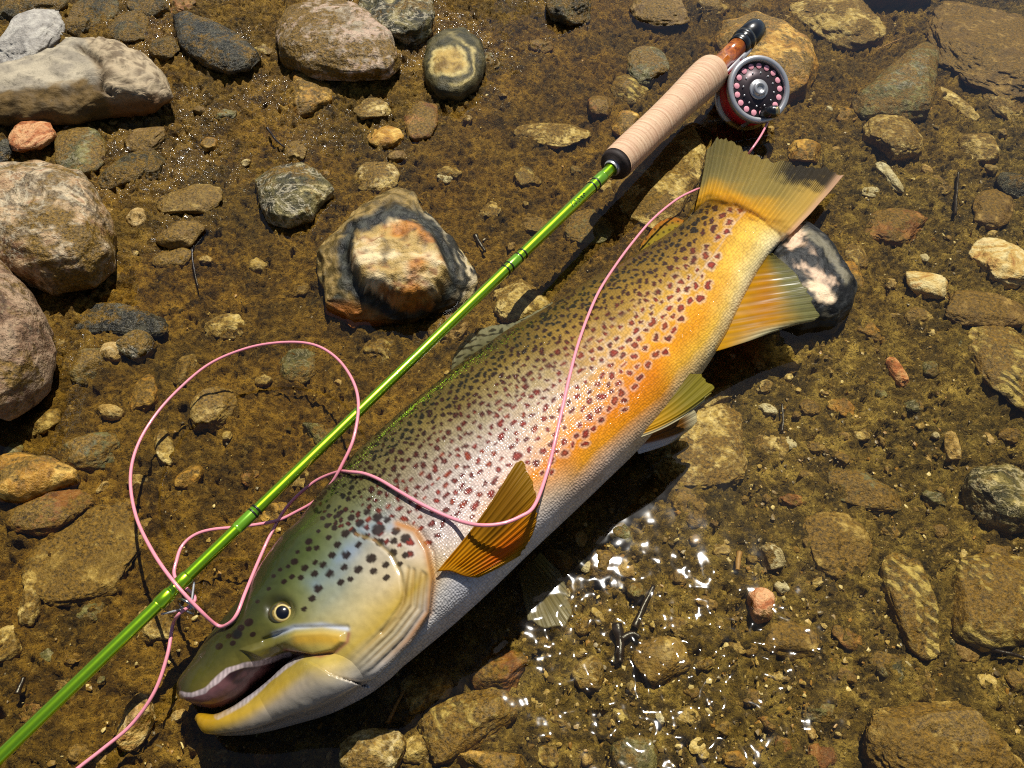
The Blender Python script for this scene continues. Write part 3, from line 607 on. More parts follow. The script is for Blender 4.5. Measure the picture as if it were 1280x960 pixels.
# ------------------------------------------------------------------ the trout
FP0, FP1 = np.array([238., 885.]), np.array([935., 262.]); FAX = (FP1 - FP0); FL = np.linalg.norm(FAX); FAX = FAX / FL; FPX_ = np.array([-FAX[1], FAX[0]])   # along, and towards the belly
rows = [  # back, belly, half thickness
 ((227, 864), (232, 874), .004), ((230, 850), (246, 883), .012), ((242, 830), (268, 886), .018), ((262, 803), (292, 877), .023), ((285, 774), (322, 853), .028),
 ((305, 748), (364, 826), .032), ((326, 717), (424, 852), .036), ((351, 680), (474, 856), .040), ((379, 640), (508, 830), .043), ((404, 608), (541, 803), .045),
 ((430, 579), (572, 777), .047), ((470, 540), (615, 738), .049), ((520, 497), (665, 690), .050), ((567, 461), (715, 643), .050), ((616, 427), (762, 598), .049),
 ((668, 397), (803, 558), .047), ((715, 366), (842, 513), .044), ((762, 340), (880, 465), .038), ((800, 319), (908, 420), .032), ((832, 299), (934, 366), .026),
 ((856, 281), (954, 330), .021), ((874, 259), (972, 306), .014), ((888, 238), (992, 288), .003)]
jaw = [((247, 897), (253, 906), .005), ((254, 891), (263, 918), .011), ((274, 893), (292, 921), .017), ((300, 880), (327, 917), .023), ((330, 856), (366, 907), .029), ((360, 829), (406, 895), .0345),
       ((382, 818), (437, 881), .0385), ((408, 815), (468, 862), .0375), ((438, 812), (492, 842), .029), ((465, 805), (510, 822), .014)]
GZ = 0.005
def loft(rows, n, nth, zoff=0.0, flat=0.94, zmin=None):
    D = np.array([r[0] for r in rows], float); Vn = np.array([r[1] for r in rows], float); b = np.array([[r[2]] for r in rows])
    # even spacing along the centre line
    M = (D + Vn) / 2; L = np.concatenate([[0], np.cumsum(np.linalg.norm(np.diff(M, axis=0), axis=1))])
    t = np.interp(np.linspace(0, L[-1], n), L, np.arange(len(rows)))
    D = csample(D, t); Vn = csample(Vn, t); b = csample(b, t)[:, 0]
    bs = b.copy()
    zc = GZ + np.maximum(b * flat, zmin if zmin is not None else 0) + zoff
    roll = 0.36 * b                                  # belly turned a little upward
    th = np.linspace(0, 2 * np.pi, nth, endpoint=False)
    c = np.cos(th); s = np.sin(th)
    z = np.sign(s) * np.abs(s) ** 0.74; c = np.sign(c) * np.where(s >= 0, np.abs(c) ** 0.84, np.abs(c) ** np.where(c < 0, 2.2, 1.1))
    Dw, Vw = D.copy(), Vn.copy(); e = Vn - D; Lp = np.linalg.norm(e, axis=1); e = e / Lp[:, None]
    for it in range(6):                              # fit so that the seen outline, not the mid plane, has the measured width
        A = unp(Dw[:, 0], Dw[:, 1], zc - roll); B = unp(Vw[:, 0], Vw[:, 1], zc + roll); C = (A + B) / 2; R = (A - B) / 2
        P = C[:, None, :] + c[None, :, None] * R[:, None, :]
        P[..., 2] += z[None, :] * b[:, None] * (1 + 0.06 * c[None, :])
        if it == 5: break
        qx, qy = proj(P.reshape(-1, 3)); Q = np.stack([qx, qy], -1).reshape(n, nth, 2)
        o = ((Q - D[:, None]) * e[:, None]).sum(-1); lo, hi = o.min(1), o.max(1) - Lp
        k = np.ones(9) / 9; lo = np.convolve(np.pad(lo, 4, mode='edge'), k, 'valid'); hi = np.convolve(np.pad(hi, 4, mode='edge'), k, 'valid')
        Dw -= e * (lo * .8)[:, None]; Vw -= e * (hi * .8)[:, None]
    return P
NS, NTH = 1000, 340
Pm = loft(rows, NS, NTH, zmin=0.026); Pj = loft(jaw, 300, 150, zmin=0.026, zoff=-0.002)
# overall outline in along / across coordinates, for pigment
OD = [(226, 868), (231, 848), (245, 826), (262, 803), (285, 774), (305, 748), (326, 717), (351, 680), (379, 640), (404, 608), (430, 579), (470, 540), (520, 497), (567, 461), (616, 427), (668, 397), (715, 366), (762, 340), (800, 319), (832, 299), (856, 281), (886, 240)]
OV = [(262, 920), (300, 920), (330, 917), (366, 907), (406, 896), (440, 880), (474, 858), (508, 832), (541, 804), (572, 777), (615, 738), (665, 690), (715, 643), (762, 598), (803, 558), (842, 513), (880, 465), (910, 418), (938, 362), (958, 328), (992, 288)]
def along(q): q = np.asarray(q, float) - FP0; return q @ FAX / FL, q @ FPX_
sd_, td_ = along(OD); sv_, tv_ = along(OV)
def fishco(qx, qy):
    s, t = along(np.stack([qx, qy], -1)); a = np.interp(s, sd_, td_); b = np.interp(s, np.sort(sv_), tv_[np.argsort(sv_)])
    return s, (t - a) / np.maximum(b - a, 5), t
CT = [
 (0.00, [(52, 48, 16), (74, 68, 20), (98, 86, 26), (118, 100, 30), (140, 114, 34), (176, 140, 30), (190, 156, 60), (196, 180, 140)]),
 (0.10, [(44, 46, 17), (66, 66, 24), (100, 92, 34), (142, 124, 46), (166, 140, 50), (184, 154, 60), (186, 172, 132), (198, 192, 190)]),
 (0.18, [(38, 44, 17), (64, 70, 30), (104, 104, 48), (140, 132, 74), (170, 152, 74), (188, 162, 76), (190, 180, 160), (204, 200, 204)]),
 (0.26, [(42, 48, 19), (74, 84, 38), (108, 116, 76), (140, 142, 120), (186, 168, 116), (184, 154, 66), (186, 176, 152), (210, 206, 206)]),
 (0.33, [(50, 50, 22), (98, 98, 54), (132, 138, 116), (186, 174, 150), (206, 186, 146), (190, 156, 62), (200, 192, 180), (220, 217, 220)]),
 (0.42, [(62, 54, 22), (120, 106, 60), (150, 136, 112), (178, 162, 150), (206, 188, 182), (214, 196, 178), (206, 206, 216), (224, 226, 236)]),
 (0.53, [(64, 53, 16), (118, 98, 42), (160, 144, 110), (192, 172, 158), (224, 196, 180), (224, 142, 24), (222, 196, 166), (234, 235, 240)]),
 (0.62, [(70, 56, 15), (124, 100, 36), (166, 146, 98), (202, 174, 142), (226, 168, 100), (222, 128, 4), (222, 150, 30), (234, 230, 228)]),
 (0.72, [(82, 62, 14), (134, 104, 32), (166, 130, 60), (202, 156, 84), (222, 142, 26), (220, 124, 2), (220, 138, 8), (228, 214, 184)]),
 (0.84, [(92, 70, 15), (142, 108, 27), (178, 136, 44), (206, 158, 58), (224, 152, 16), (224, 148, 8), (228, 178, 56), (232, 218, 176)]),
 (1.00, [(104, 80, 24), (146, 106, 24), (186, 132, 16), (210, 148, 18), (228, 184, 66), (228, 188, 84), (228, 206, 136), (228, 214, 176)])]
CV = np.array([0, .15, .3, .45, .6, .72, .85, 1.0]); CS = np.array([r[0] for r in CT])
CTab = np.array([[lin(*c) for c in r[1]] for r in CT])
def table(s, v):
    s = np.clip(s, 0, 1); v = np.clip(v, 0, 1); i = np.clip(np.searchsorted(CS, s) - 1, 0, len(CS) - 2); j = np.clip(np.searchsorted(CV, v) - 1, 0, len(CV) - 2)
    f = ((s - CS[i]) / (CS[i + 1] - CS[i]))[:, None]; g = ((v - CV[j]) / (CV[j + 1] - CV[j]))[:, None]; f = f * f * (3 - 2 * f)
    return (CTab[i, j] * (1 - f) + CTab[i + 1, j] * f) * (1 - g) + (CTab[i, j + 1] * (1 - f) + CTab[i + 1, j + 1] * f) * g
# spots, in photograph measure along / across the flank
HEAD = [(472,647,7),(473,662,9),(450,654,6),(432,667,6),(457,671,5),(475,678,6),(495,664,6),(507,673,7),(492,676,5),(491,691,6),(507,694,5),(464,698,7),(448,681,5),(433,694,6),(422,681,5),(415,694,5),(448,712,6),(467,714,5),(483,722,5),(482,706,5),(426,728,5),(430,709,5),(412,717,6),(404,706,5),(393,717,5),(394,703,4),(381,710,5),(398,736,6),(390,748,5),(380,761,4),(311,778,6),(301,785,5),(296,793,7),(286,795,4),(316,793,4),(274,808,5),(291,804,4),(409,657,4),(411,672,4),(386,677,5),(386,686,4),(396,685,4),(423,644,4),(439,647,5),(368,702,5),(376,722,4),(365,721,4),(355,727,4),(342,720,3),(459,640,5),(404,648,3),(398,664,3),(372,690,3),(360,708,3),(350,712,3),(336,736,3),(322,752,3),(484,650,5),(441,663,4),(418,660,4),(500,705,4),(438,724,4)]
def make_spots():
    r = random.Random(11); out = []; cell = {}
    def ok(x, y, d):
        i, j = int(x // 26), int(y // 26)
        for a in range(i - 1, i + 2):
            for b in range(j - 1, j + 2):
                for (u, w, e) in cell.get((a, b), ()):
                    if (u - x) ** 2 + (w - y) ** 2 < (0.5 * (d + e)) ** 2: return False
        return True
    for k in range(36000):
        s = r.uniform(0.30, 1.01); v = r.uniform(0.0, 0.84)
        a = float(np.interp(s, sd_, td_)); b = float(np.interp(s, np.sort(sv_), tv_[np.argsort(sv_)])); q = FP0 + FAX * s * FL + FPX_ * (a + v * (b - a))
        if polydist(q[0], q[1], [(412, 622), (460, 640), (512, 662), (545, 700)]) < 6 or (s < 0.40 and along(q)[0] < 0.285 + 0.115 * v): continue
        lim = np.interp(s, [.36, .44, .52, .6, .7, .8, .9, 1.0], [.60, .62, .70, .76, .75, .68, .56, .40])
        if v > lim + 0.03 * math.sin(q[0] * .13): continue
        sp = np.interp(v, [0, .12, .3, .5, .8], [5.6, 6.4, 8.6, 10.8, 12.6]) * np.interp(s, [.4, .8, 1], [1.0, .92, 1.2])
        if s > .93 and r.random() < .5: continue
        sp *= r.uniform(.9, 1.25)
        if not ok(q[0], q[1], sp): continue
        cell.setdefault((int(q[0] // 26), int(q[1] // 26)), []).append((q[0], q[1], sp))
        rad = sp * r.uniform(.26, .42) * float(np.interp(v, [0, .2, .4], [1.3, 1.2, 1.0])); out.append((q[0], q[1], rad, v, r.random(), r.uniform(-.5, .5), r.uniform(1.0, 1.8)))
    return out
SPOTS = make_spots()
def fish_colour(W, inner=None):
    qx, qy = proj(W); s, v, t = fishco(qx, qy)
    nz = fbm(W * 22 + 2, 3); vv = v + 0.03 * nz; c = table(s + .012 * nz, vv)
    n2 = pn(W * 75); c *= (1 + 0.12 * n2 + .10 * nz + .10 * pn(W * 240) + .08 * pn(W * 500))[:, None]
    body = ss(-6, 6, polyside(qx, qy))
    # lateral line: a faint pale thread
    tl = np.interp(s, [.38, .6, .8, 1.0], [.40, .47, .47, .44]); c = mixc(c, lin(206, 198, 186), .35 * np.exp(-((v - tl) / .010) ** 2) * ss(.38, .45, s))
    c = mixc(c, lin(120, 150, 196), .45 * np.exp(-(polydist(qx, qy, [(395, 728), (420, 708), (455, 668), (485, 652)]) / 13) ** 2) * (.5 + .5 * ss(-.2, .4, pn(W * 90))))
    sx = qx + 3.0 * pn(W * 180); sy = qy + 3.0 * pn(W * 180 + 5)
    allsp = [(x, y, r, .3, .6, 0.2, 1.25, 1) for x, y, r in HEAD] + [(*p, 0) for p in SPOTS]
    order = np.argsort(qx); qs = sx[order]; qq = qx[order]
    pnk = pn(W * 330 + 3); halo = np.zeros(len(W)); core = np.zeros(len(W)); cc = np.zeros((len(W), 3))
    for (x, y, r, v0, rnd, ang, el, head) in allsp:
        lo, hi = np.searchsorted(qq, [x - 3.4 * r - 4, x + 3.4 * r + 4]); k = order[lo:hi]
        if not len(k): continue
        k = k[np.abs(qy[k] - y) < 3.4 * r + 4]
        if not len(k): continue
        ca, sa_ = math.cos(ang - .70), math.sin(ang - .70); dx, dy = (sx if not head else qx)[k] - x, (sy if not head else qy)[k] - y
        u = (dx * ca + dy * sa_) / (el ** .5); w = (-dx * sa_ + dy * ca) * (el ** .5); d = np.hypot(u, w) / r + (.0 if head else .22 * pnk[k])
        m = ss(1.18, 0.82, d) if not head else ss(1.05, .75, d)
        if head: col = lin(40, 18, 6) * .7
        else:
            red = ss(.10, .5, v0); col = mixc(lin(10, 7, 2), lin(136, 26, 1), np.array(red)); 
            if rnd > .75: col = mixc(col, lin(146, 56, 8), np.array(.6 * red))
            if rnd < .3: col = mixc(col, lin(58, 12, 2), np.array(.5))
        # darker rim, warmer heart
        pix = np.repeat(col[None], len(k), 0)
        if not head: pix = mixc(pix * .42, pix * 1.2, ss(.95, .2, d))
        hal = ss(2.0, 1.15, d) * (0.42 if head == 0 else 0) * float(ss(.2, .45, np.array(v0)))
        halo[k] = np.maximum(halo[k], hal)
        better = m > core[k]; core[k] = np.where(better, m, core[k]); cc[k] = np.where(better[:, None], pix, cc[k])
    c = mixc(c, lin(232, 216, 206), halo * .8); c = mixc(c, cc, core * .95)
    # head features
    hd = 1 - body
    gill = [(497, 655), (518, 662), (533, 686), (541, 722), (536, 765), (512, 798), (474, 834), (430, 862)]
    d = polydist(qx, qy, gill); c = mixc(c, lin(176, 112, 30), .8 * np.exp(-(d / 5) ** 2) * ss(850, 780, qy))
    for off in (12, 20, 31, 40):                      # gill membranes
        g = [(x - off * .75, y - off * .28) for x, y in gill[3:]]; e = polydist(qx, qy, g)
        c = mixc(c, lin(150, 116, 50), .55 * np.exp(-(e / 2.0) ** 2) * ss(430, 480, qx) * ss(852, 820, qy))
    pre = [(446, 668), (470, 676), (490, 694), (502, 718), (506, 744), (497, 772), (478, 790)]
    e = polydist(qx, qy, pre); c = mixc(c, lin(150, 126, 74), .6 * np.exp(-(e / 2.4) ** 2))
    # blue white streak above the upper jaw bone, dark crease below it
    c = mixc(c, lin(190, 198, 214), .85 * np.exp(-(polydist(qx, qy, [(343, 793), (368, 784), (402, 781), (434, 786)]) / 3.2) ** 2))
    c = mixc(c, lin(150, 84, 74), .75 * np.exp(-(polydist(qx, qy, [(356, 812), (378, 817), (400, 820), (420, 814), (434, 802), (436, 792)]) / 2.4) ** 2))
    c = mixc(c, lin(214, 160, 30), .7 * np.exp(-(polydist(qx, qy, [(372, 800), (400, 798), (420, 800)]) / 8) ** 2))
    # eye socket
    e = np.hypot((qx - 347) / 23, (qy - 759) / 19); c = mixc(c, lin(50, 48, 16), .85 * np.exp(-(e / 1.0) ** 4))
    
    # nostril
    c = mixc(c, lin(22, 20, 12), np.exp(-(np.hypot(qx - 296, qy - 792) / 6) ** 4))
    return c, s, v, qx, qy
GILL_IN = [(412, 615), (440, 632), (470, 642), (500, 656), (520, 664), (535, 690), (541, 725), (536, 765), (512, 800), (474, 838), (430, 872), (380, 915), (200, 960), (180, 800), (330, 690)]
def polyside(qx, qy):
    d, i = polydist(qx, qy, GILL_IN, True); return np.where(i, -d, d)
def relief(P):
    sh = P.shape; W = P.reshape(-1, 3).copy(); qx, qy = proj(W)
    dx = np.gradient(P, axis=0); dy = np.roll(P, -1, 1) - np.roll(P, 1, 1); N = np.cross(dx, dy).reshape(-1, 3); N /= np.linalg.norm(N, axis=1)[:, None] + 1e-12
    cen = np.repeat(P.mean(1)[:, None], sh[1], 1).reshape(-1, 3); N *= np.sign(((W - cen) * N).sum(1))[:, None]
    up = ss(-.1, .3, N[:, 2]); sd = -polyside(qx, qy); h = np.zeros(len(W))
    low = ss(640, 680, qy)
    h += 0.0034 * ss(-2.5, 2.5, sd) * ss(80, 10, sd) * low - .0016 * np.exp(-((sd + 5) / 4) ** 2) * low            # gill cover edge
    gill = [(541, 722), (536, 765), (512, 798), (474, 834), (430, 862)]
    for off in (12, 20, 31, 40):
        g = [(x - off * .75 + 3 * math.sin(off + x), y - off * .28) for x, y in gill]; e = polydist(qx, qy, g); h -= .0010 * np.exp(-(e / 2.2) ** 2) * ss(430, 480, qx) * ss(852, 815, qy)
    pre = [(446, 668), (470, 676), (490, 694), (502, 718), (506, 744), (497, 772), (478, 790)]
    h -= .0010 * np.exp(-(polydist(qx, qy, pre) / 3) ** 2)
    mx = [(300, 812), (335, 800), (372, 788), (410, 786), (432, 790), (434, 802), (420, 813), (396, 818), (362, 812), (330, 826)]
    d, i = polydist(qx, qy, mx, True); m = np.where(i, d, -d); h += .0028 * ss(-2, 6, m)
    h -= .0012 * np.exp(-(polydist(qx, qy, [(330, 800), (368, 785), (434, 784)]) / 3) ** 2)
    e = np.hypot((qx - 351) / 17, (qy - 764) / 15); h += -.0032 * np.exp(-(e / 1.0) ** 4) + .0002 * np.exp(-((e - 1.5) / .45) ** 2)
    h += .0004 * fbm(W * 34, 3) * (sd > 0) + .00015 * pn(W * 260) * (sd > 0)
    h += .0006 * fbm(W * 14 + 4, 2)
    return (W + N * (h * up)[:, None])
tr_root = link('trout', None, loc=unp(560, 640, 0.0)); tr_root.location.z = 0.0
tag(tr_root, 'large speckled brown trout lying on its side in shallow water, mouth open', 'fish')
TO = np.array(tr_root.location)
Wm = relief(Pm); Wj = relief(Pj)
_bv = BVHTree.FromPolygons(Wm.tolist(), grid_faces(NS, NTH, True).tolist())
def glue(W):
    qx, qy = proj(W); sj = along(np.stack([qx, qy], -1))[0]; wt = ss(.125, .20, sj); out = W.copy()
    for k in np.nonzero(wt > 0)[0]:
        d = W[k] - CAM; L = np.linalg.norm(d); d = d / L; h = _bv.ray_cast(Vector(CAM), Vector(d))
        if h[0] is not None and h[3] - L < .02:
            u = k / len(W); f = float(ss(.55, .92, np.array(u))); q = h[3] - .0004 + .0020 * f
            out[k] = CAM + d * (L + (min(L, q) * (1 - f) + max(q, L) * f - L) * wt[k])
    return out, wt
Wj, wJ = glue(Wj)
Cm, sM, vM, qxm, qym = fish_colour(Wm); Cj, sJ, vJ, qxj, qyj = fish_colour(Wj); Cj0 = Cj.copy()
# mouth: white gum along the upper lip, flesh below it darkened inward as painted mouth shade, white gum along the lower jaw
lipU = [(228, 868), (240, 869), (255, 864), (270, 852), (285, 838), (303, 832), (330, 828), (362, 818)]
mouth = [(224, 872), (240, 871), (256, 866), (271, 855), (286, 841), (304, 835), (330, 831), (366, 817), (380, 817), (372, 832), (330, 870), (300, 892), (262, 900), (226, 890)]
d, ins = polydist(qxm, qym, mouth, True)
Cm = np.where((ins | ((sM < .20) & (vM > .75) & (qxm < 372) & (qym > 815) & (qym > 700)))[:, None], mixc(lin(46, 24, 24), lin(112, 74, 74), ss(-.3, .5, fbm(Wm * 60, 3) + .6 * ss(300, 250, qxm))), Cm)
g = polydist(qxm, qym, lipU); Cm = mixc(Cm, lin(206, 186, 184) * (0.78 + .16 * np.sin(qxm * 1.1 + 2 * pn(Wm * 150)) + .2 * pn(Wm * 300))[:, None], ss(4.6, 2.2, g + 2.0 * pn(Wm * 120)) * (sM < .25))
lipL = [(272, 895), (296, 883), (318, 866), (340, 846), (360, 829), (376, 820)]
g = polydist(qxj, qyj, lipL); Cj = mixc(Cj, lin(204, 194, 198) * (0.8 + .14 * np.sin(qxj * 1.2 + 2 * pn(Wj * 150)) + .2 * pn(Wj * 300))[:, None], ss(5.5, 3.0, g + 2.0 * pn(Wj * 120)))
Cj = mixc(Cj, lin(168, 162, 164), .6 * ss(6, 22, polydist(qxj, qyj, [(262, 905), (300, 888), (340, 858), (380, 826), (430, 812)]))); Cj = mixc(Cj, lin(186, 142, 20), ss(300, 258, qxj + .3 * (qyj - 900) + 14 * fbm(Wj * 40, 3))); Cj = mixc(Cj, lin(206, 166, 50), .5 * np.exp(-(polydist(qxj, qyj, [(285, 900), (320, 884), (360, 848), (385, 832)]) / 12) ** 2) * (.6 + .5 * fbm(Wj * 50, 3)))
Cj = mixc(Cj, lin(110, 108, 112), .5 * np.exp(-(polydist(qxj, qyj, [(330, 908), (400, 880), (450, 848)]) / 2.0) ** 2))
Cj = mixc(Cj * .86, Cj0, wJ)
Fm = grid_faces(NS, NTH, True); Fj = grid_faces(300, 150, True) + len(Wm)
Wf = np.concatenate([Wm, Wj]); Cf = np.concatenate([Cm, Cj]); sF = np.concatenate([sM, sJ]); qxf = np.concatenate([qxm, qxj]); qyf = np.concatenate([qym, qyj])
scal = ss(-2, 5, polyside(qxf, qyf)); scal *= (1 - .0 * sF)
u_ = np.stack([along(np.stack([qxf, qyf], -1))[0] * FL, along(np.stack([qxf, qyf], -1))[1], 0 * qxf], -1)
def fish_mat():
    t = NT('trout_skin'); c = t.attr('Col').outputs['Color']; uv = t.attr('flank').outputs['Vector']; sc = t.attr('scale').outputs['Fac']
    wv = t.n('ShaderNodeVectorMath', {0: uv, 1: t.n('ShaderNodeVectorMath', {0: t.n('ShaderNodeTexNoise', {'Vector': uv, 'Scale': .05, 'Detail': 2.0}).outputs['Color'], 1: (9, 9, 0)}, operation='MULTIPLY').outputs[0]}, operation='ADD').outputs[0]
    v = t.n('ShaderNodeTexVoronoi', {'Vector': wv, 'Scale': 0.30, 'Randomness': 0.45})
    h = t.math('SUBTRACT', 1.0, t.math('MULTIPLY', v.outputs['Distance'], 1.2))
    tilt = t.math('MULTIPLY', t.n('ShaderNodeSeparateColor', {0: v.outputs['Color']}).outputs[0], 1.1)
    h = t.math('MULTIPLY', t.math('ADD', h, tilt), sc)
    co = t.obj(); sk = t.noise(co, 220, 4, .65); patch = t.noise(co, 18, 3)
    h = t.math('MULTIPLY', h, t.ramp(patch, [(.3, .45), (.65, 1.0)]))
    nb = t.bump(h, 0.36, 0.0013); nb = t.bump(sk, 0.16, 0.0010, nb)
    edge = t.ramp(v.outputs['Distance'], [(0.30, 1.0), (0.75, 0.66)])
    c2 = t.mix(sc, c, t.mix(1.0, c, edge, 'MULTIPLY'))
    t.P(Base_Color=c2, Roughness=0.5, Specular_IOR_Level=0.15, Normal=nb, Coat_Weight=t.math('SUBTRACT', 0.9, t.math('MULTIPLY', sc, 0.42)), Coat_Roughness=t.math('SUBTRACT', 0.17, t.math('MULTIPLY', sc, 0.06)), Coat_IOR=1.36)
    t.set(t.p.inputs['Coat Normal'], nb)
    return t.m
me = mesh_np('body', Wf - TO, np.concatenate([Fm, Fj]), True, cols=Cf * 0.84, extra={'flank': u_, 'scale': scal})
link('body', me, fish_mat(), tr_root)
BVH = BVHTree.FromPolygons(Wf.tolist(), np.concatenate([Fm[::1], Fj]).tolist())
def hit(px, py, lift=0.0, default=0.03):
    d = ray(px, py); d = d / np.linalg.norm(d); r = BVH.ray_cast(Vector(CAM), Vector(d))
    if r[0] is None: return unp(px, py, default)
    return np.array(r[0]) - d * lift
# eye
ec = hit(352, 766); nrm = Vector((-0.12, 0.02, 1)).normalized()
def eye():
    V, F = ico(5); R = 16.5 / scale_at(ec); P = V * R * np.array([1, .92, .62]); c = ec + np.array([0, 0, R * .02])
    qx, qy = proj(P + c); e = np.hypot(qx - 353, qy - 765.5)
    n = pn(P * 900)
    col = mixc(np.repeat(lin(150, 124, 58)[None], len(P), 0), lin(70, 56, 20), ss(-.2, .5, n + .06 * (765 - qy))); col = mixc(col, lin(222, 200, 130), np.exp(-((e - 9.3) / .9) ** 2)); col = mixc(col, lin(3, 3, 6), ss(9.0, 8.0, e)); col = mixc(col, lin(58, 54, 20), ss(11.5, 13.5, e))
    t = NT('trout_eye'); t.P(Base_Color=t.attr('Col').outputs['Color'], Roughness=.12, Coat_Weight=1.0, Coat_Roughness=.02)
    link('eye', mesh_np('eye', P + c - TO, F, True, cols=col), t.m, tr_root)
eye()

# fins
FINM = {}
def fin_mat(name, trans=0.35, rough=0.42):
    t = NT(name); c = t.attr('Col').outputs['Color']; t.P(Base_Color=c, Roughness=rough, Coat_Weight=.15, Coat_Roughness=.2, Specular_IOR_Level=.12)
    tl = t.n('ShaderNodeBsdfTranslucent', {'Color': c}); tp = t.n('ShaderNodeBsdfTransparent'); al = t.attr('clear').outputs['Fac']
    mx = t.n('ShaderNodeMixShader', {0: trans, 1: t.p.outputs[0], 2: tl.outputs[0]}); m2 = t.n('ShaderNodeMixShader', {0: al, 1: mx.outputs[0], 2: tp.outputs[0]})
    t.t.links.new(m2.outputs[0], t.out.inputs[0]); return t.m
FINMAT = fin_mat('fin_membrane')
def fin(label, base, tips, zb, zt, colf, rays=16, nu=180, nw=60, name='fin', clear=0.0, jag=0.05, onbody=None, bulge=0.0, rayh=.0004, seed=1):
    u = np.linspace(0, 1, nu); w = np.linspace(0, 1, nw)
    B = catmull(base, nu); Tt = catmull(tips, nu)
    rs = np.random.RandomState(seed); jg = np.interp(u * rays * 2, np.arange(rays * 2 + 1), rs.uniform(-1, .4, rays * 2 + 1)) * jag
    k = 1 + jg
    Q = B[:, None, :] + (Tt - B)[:, None, :] * (w[None, :] * k[:, None])[..., None]
    perp = np.stack([-(Tt - B)[:, 1], (Tt - B)[:, 0]], -1)
    Q = Q + perp[:, None, :] * (bulge * np.sin(np.pi * w))[None, :, None]
    qx, qy = Q[..., 0].ravel(), Q[..., 1].ravel()
    ph = u * rays * 2 * np.pi + .6 * np.sin(u * 9 + seed)
    amp = np.interp(u * rays, np.arange(rays + 1), rs.uniform(.3, 1.1, rays + 1)); rr = (np.sin(ph) * amp)[:, None] * (1 - .2 * w)[None, :] + .5 * pn(np.stack([np.repeat((u * rays * 2.2)[:, None], nw, 1), np.repeat((w * 2.5)[None], nu, 0), np.full((nu, nw), seed * 1.7)], -1))
    split = np.sin(ph * 3 + 1)[:, None] * (w ** 2)[None, :]
    if onbody is not None:
        P = np.array([hit(x, y, l, .03) for x, y, l in zip(qx, qy, np.repeat((onbody[0] + onbody[1] * w)[None, :], nu, 0).ravel())])
        # keep the blade smooth and stiff: blend with the plane through base and tip
        G = P.reshape(nu, nw, 3)
        zs = np.linspace(0, 1, nw)[None, :]; zl = G[:, :1, 2] * (1 - zs) + np.maximum(G[:, -1:, 2], .03) * zs
        zz = np.maximum(.5 * G[..., 2] + .5 * zl, G[..., 2]); kk = np.ones(9) / 9
        zz = np.apply_along_axis(lambda a: np.convolve(np.pad(a, 4, mode='edge'), kk, 'valid'), 0, zz)
        P = unp(qx, qy, zz.ravel())
    else:
        z = np.interp(u, np.linspace(0, 1, len(zb)), zb)[:, None] * (1 - w)[None] + np.interp(u, np.linspace(0, 1, len(zt)), zt)[:, None] * w[None]
        P = unp(qx, qy, z.ravel())
    P[:, 2] += (rayh * rr + .35 * rayh * split).ravel() * np.repeat(ss(0, .12, w)[None], nu, 0).ravel() + .0015 * pn(P * 30 + seed)
    U = np.repeat(u[:, None], nw, 1).ravel(); Wv = np.repeat(w[None], nu, 0).ravel()
    col, cl = colf(U, Wv, P, rr.ravel(), split.ravel(), qx, qy)
    me = mesh_np(name, P - TO, grid_faces(nu, nw), True, cols=col, extra={'clear': np.clip(cl, 0, .95)})
    o = link(name, me, FINMAT, tr_root); o['label'] = label
    m = o.modifiers.new('thick', 'SOLIDIFY'); m.thickness = .0007; m.offset = -1
    return o
def c_caudal(U, W, P, r, sp, qx, qy):
    c = mixc(np.repeat(lin(214, 160, 36)[None], len(U), 0), lin(150, 130, 68), ss(.16, .52, W + .14 * pn(P * 60) + .06 * sp)); c = mixc(c, lin(196, 160, 74), ss(.62, .95, U) * .9)
    c = mixc(c, lin(120, 110, 66), ss(.45, .1, U) * ss(.2, .6, W)); c = mixc(c, lin(186, 118, 26), .6 * np.exp(-((U - .42) / .2) ** 2) * ss(.4, .0, W + .2 * pn(P * 90)))
    dark = ss(.70, .80, W + .10 * sp + .10 * pn(P * 90)) * ss(.50, .64, U + .05 * sp) * ss(1.03, .93, U); c = mixc(c, lin(34, 30, 26), dark * .95)
    c = mixc(c, lin(214, 170, 150), ss(.93, 1.0, U) * .6)
    c *= (1 + .14 * r + .12 * sp)[:, None]; return c, .08 + .28 * ss(.40, .9, W) * ss(.65, .35, U) - .05 * r + .9 * ss(.26, .06, W + .10 * pn(P * 110) + .05 * sp)
fin('caudal fin, olive and gold with a ragged black edge', [(868, 264), (888, 256), (916, 264), (946, 284), (978, 302)], [(884, 186), (904, 169), (932, 186), (962, 199), (1000, 206), (1032, 209), (1056, 217)],
    [.046, .050, .046], [.022, .026, .030], c_caudal, rays=26, nu=260, nw=80, name='tail_fin', jag=.06, bulge=.015, seed=3)
def c_anal(U, W, P, r, sp, qx, qy):
    c = mixc(np.repeat(lin(216, 158, 6)[None], len(U), 0), lin(204, 134, 4), np.exp(-((W - .45) / .25) ** 2) * np.exp(-((U - .45) / .3) ** 2)); c = mixc(c, lin(150, 146, 88), ss(.45, .85, W + .2 * (U - .5)))
    c = mixc(c, lin(216, 206, 160), ss(.22, .05, U) * ss(.1, .6, W)); c = mixc(c, lin(120, 104, 40), ss(.6, .95, U) * .6)
    c *= .72 * (1 - .22 * np.clip(r, -.3, 1) + .14 * sp + .1 * pn(P * 150))[:, None]; return c, .03 + .38 * ss(.5, 1.0, W) * ss(.05, .3, U) + .12 * ss(.6, 1, U)
fin('orange translucent anal fin fanned out over the black stone', [(890, 441), (902, 408), (918, 370), (936, 338), (954, 318)], [(1000, 404), (1022, 398), (1020, 382), (1005, 356), (988, 334), (966, 316)],
    [.052, .044, .034], [.040, .050, .045], c_anal, rays=14, name='anal_fin', jag=.05, seed=5)
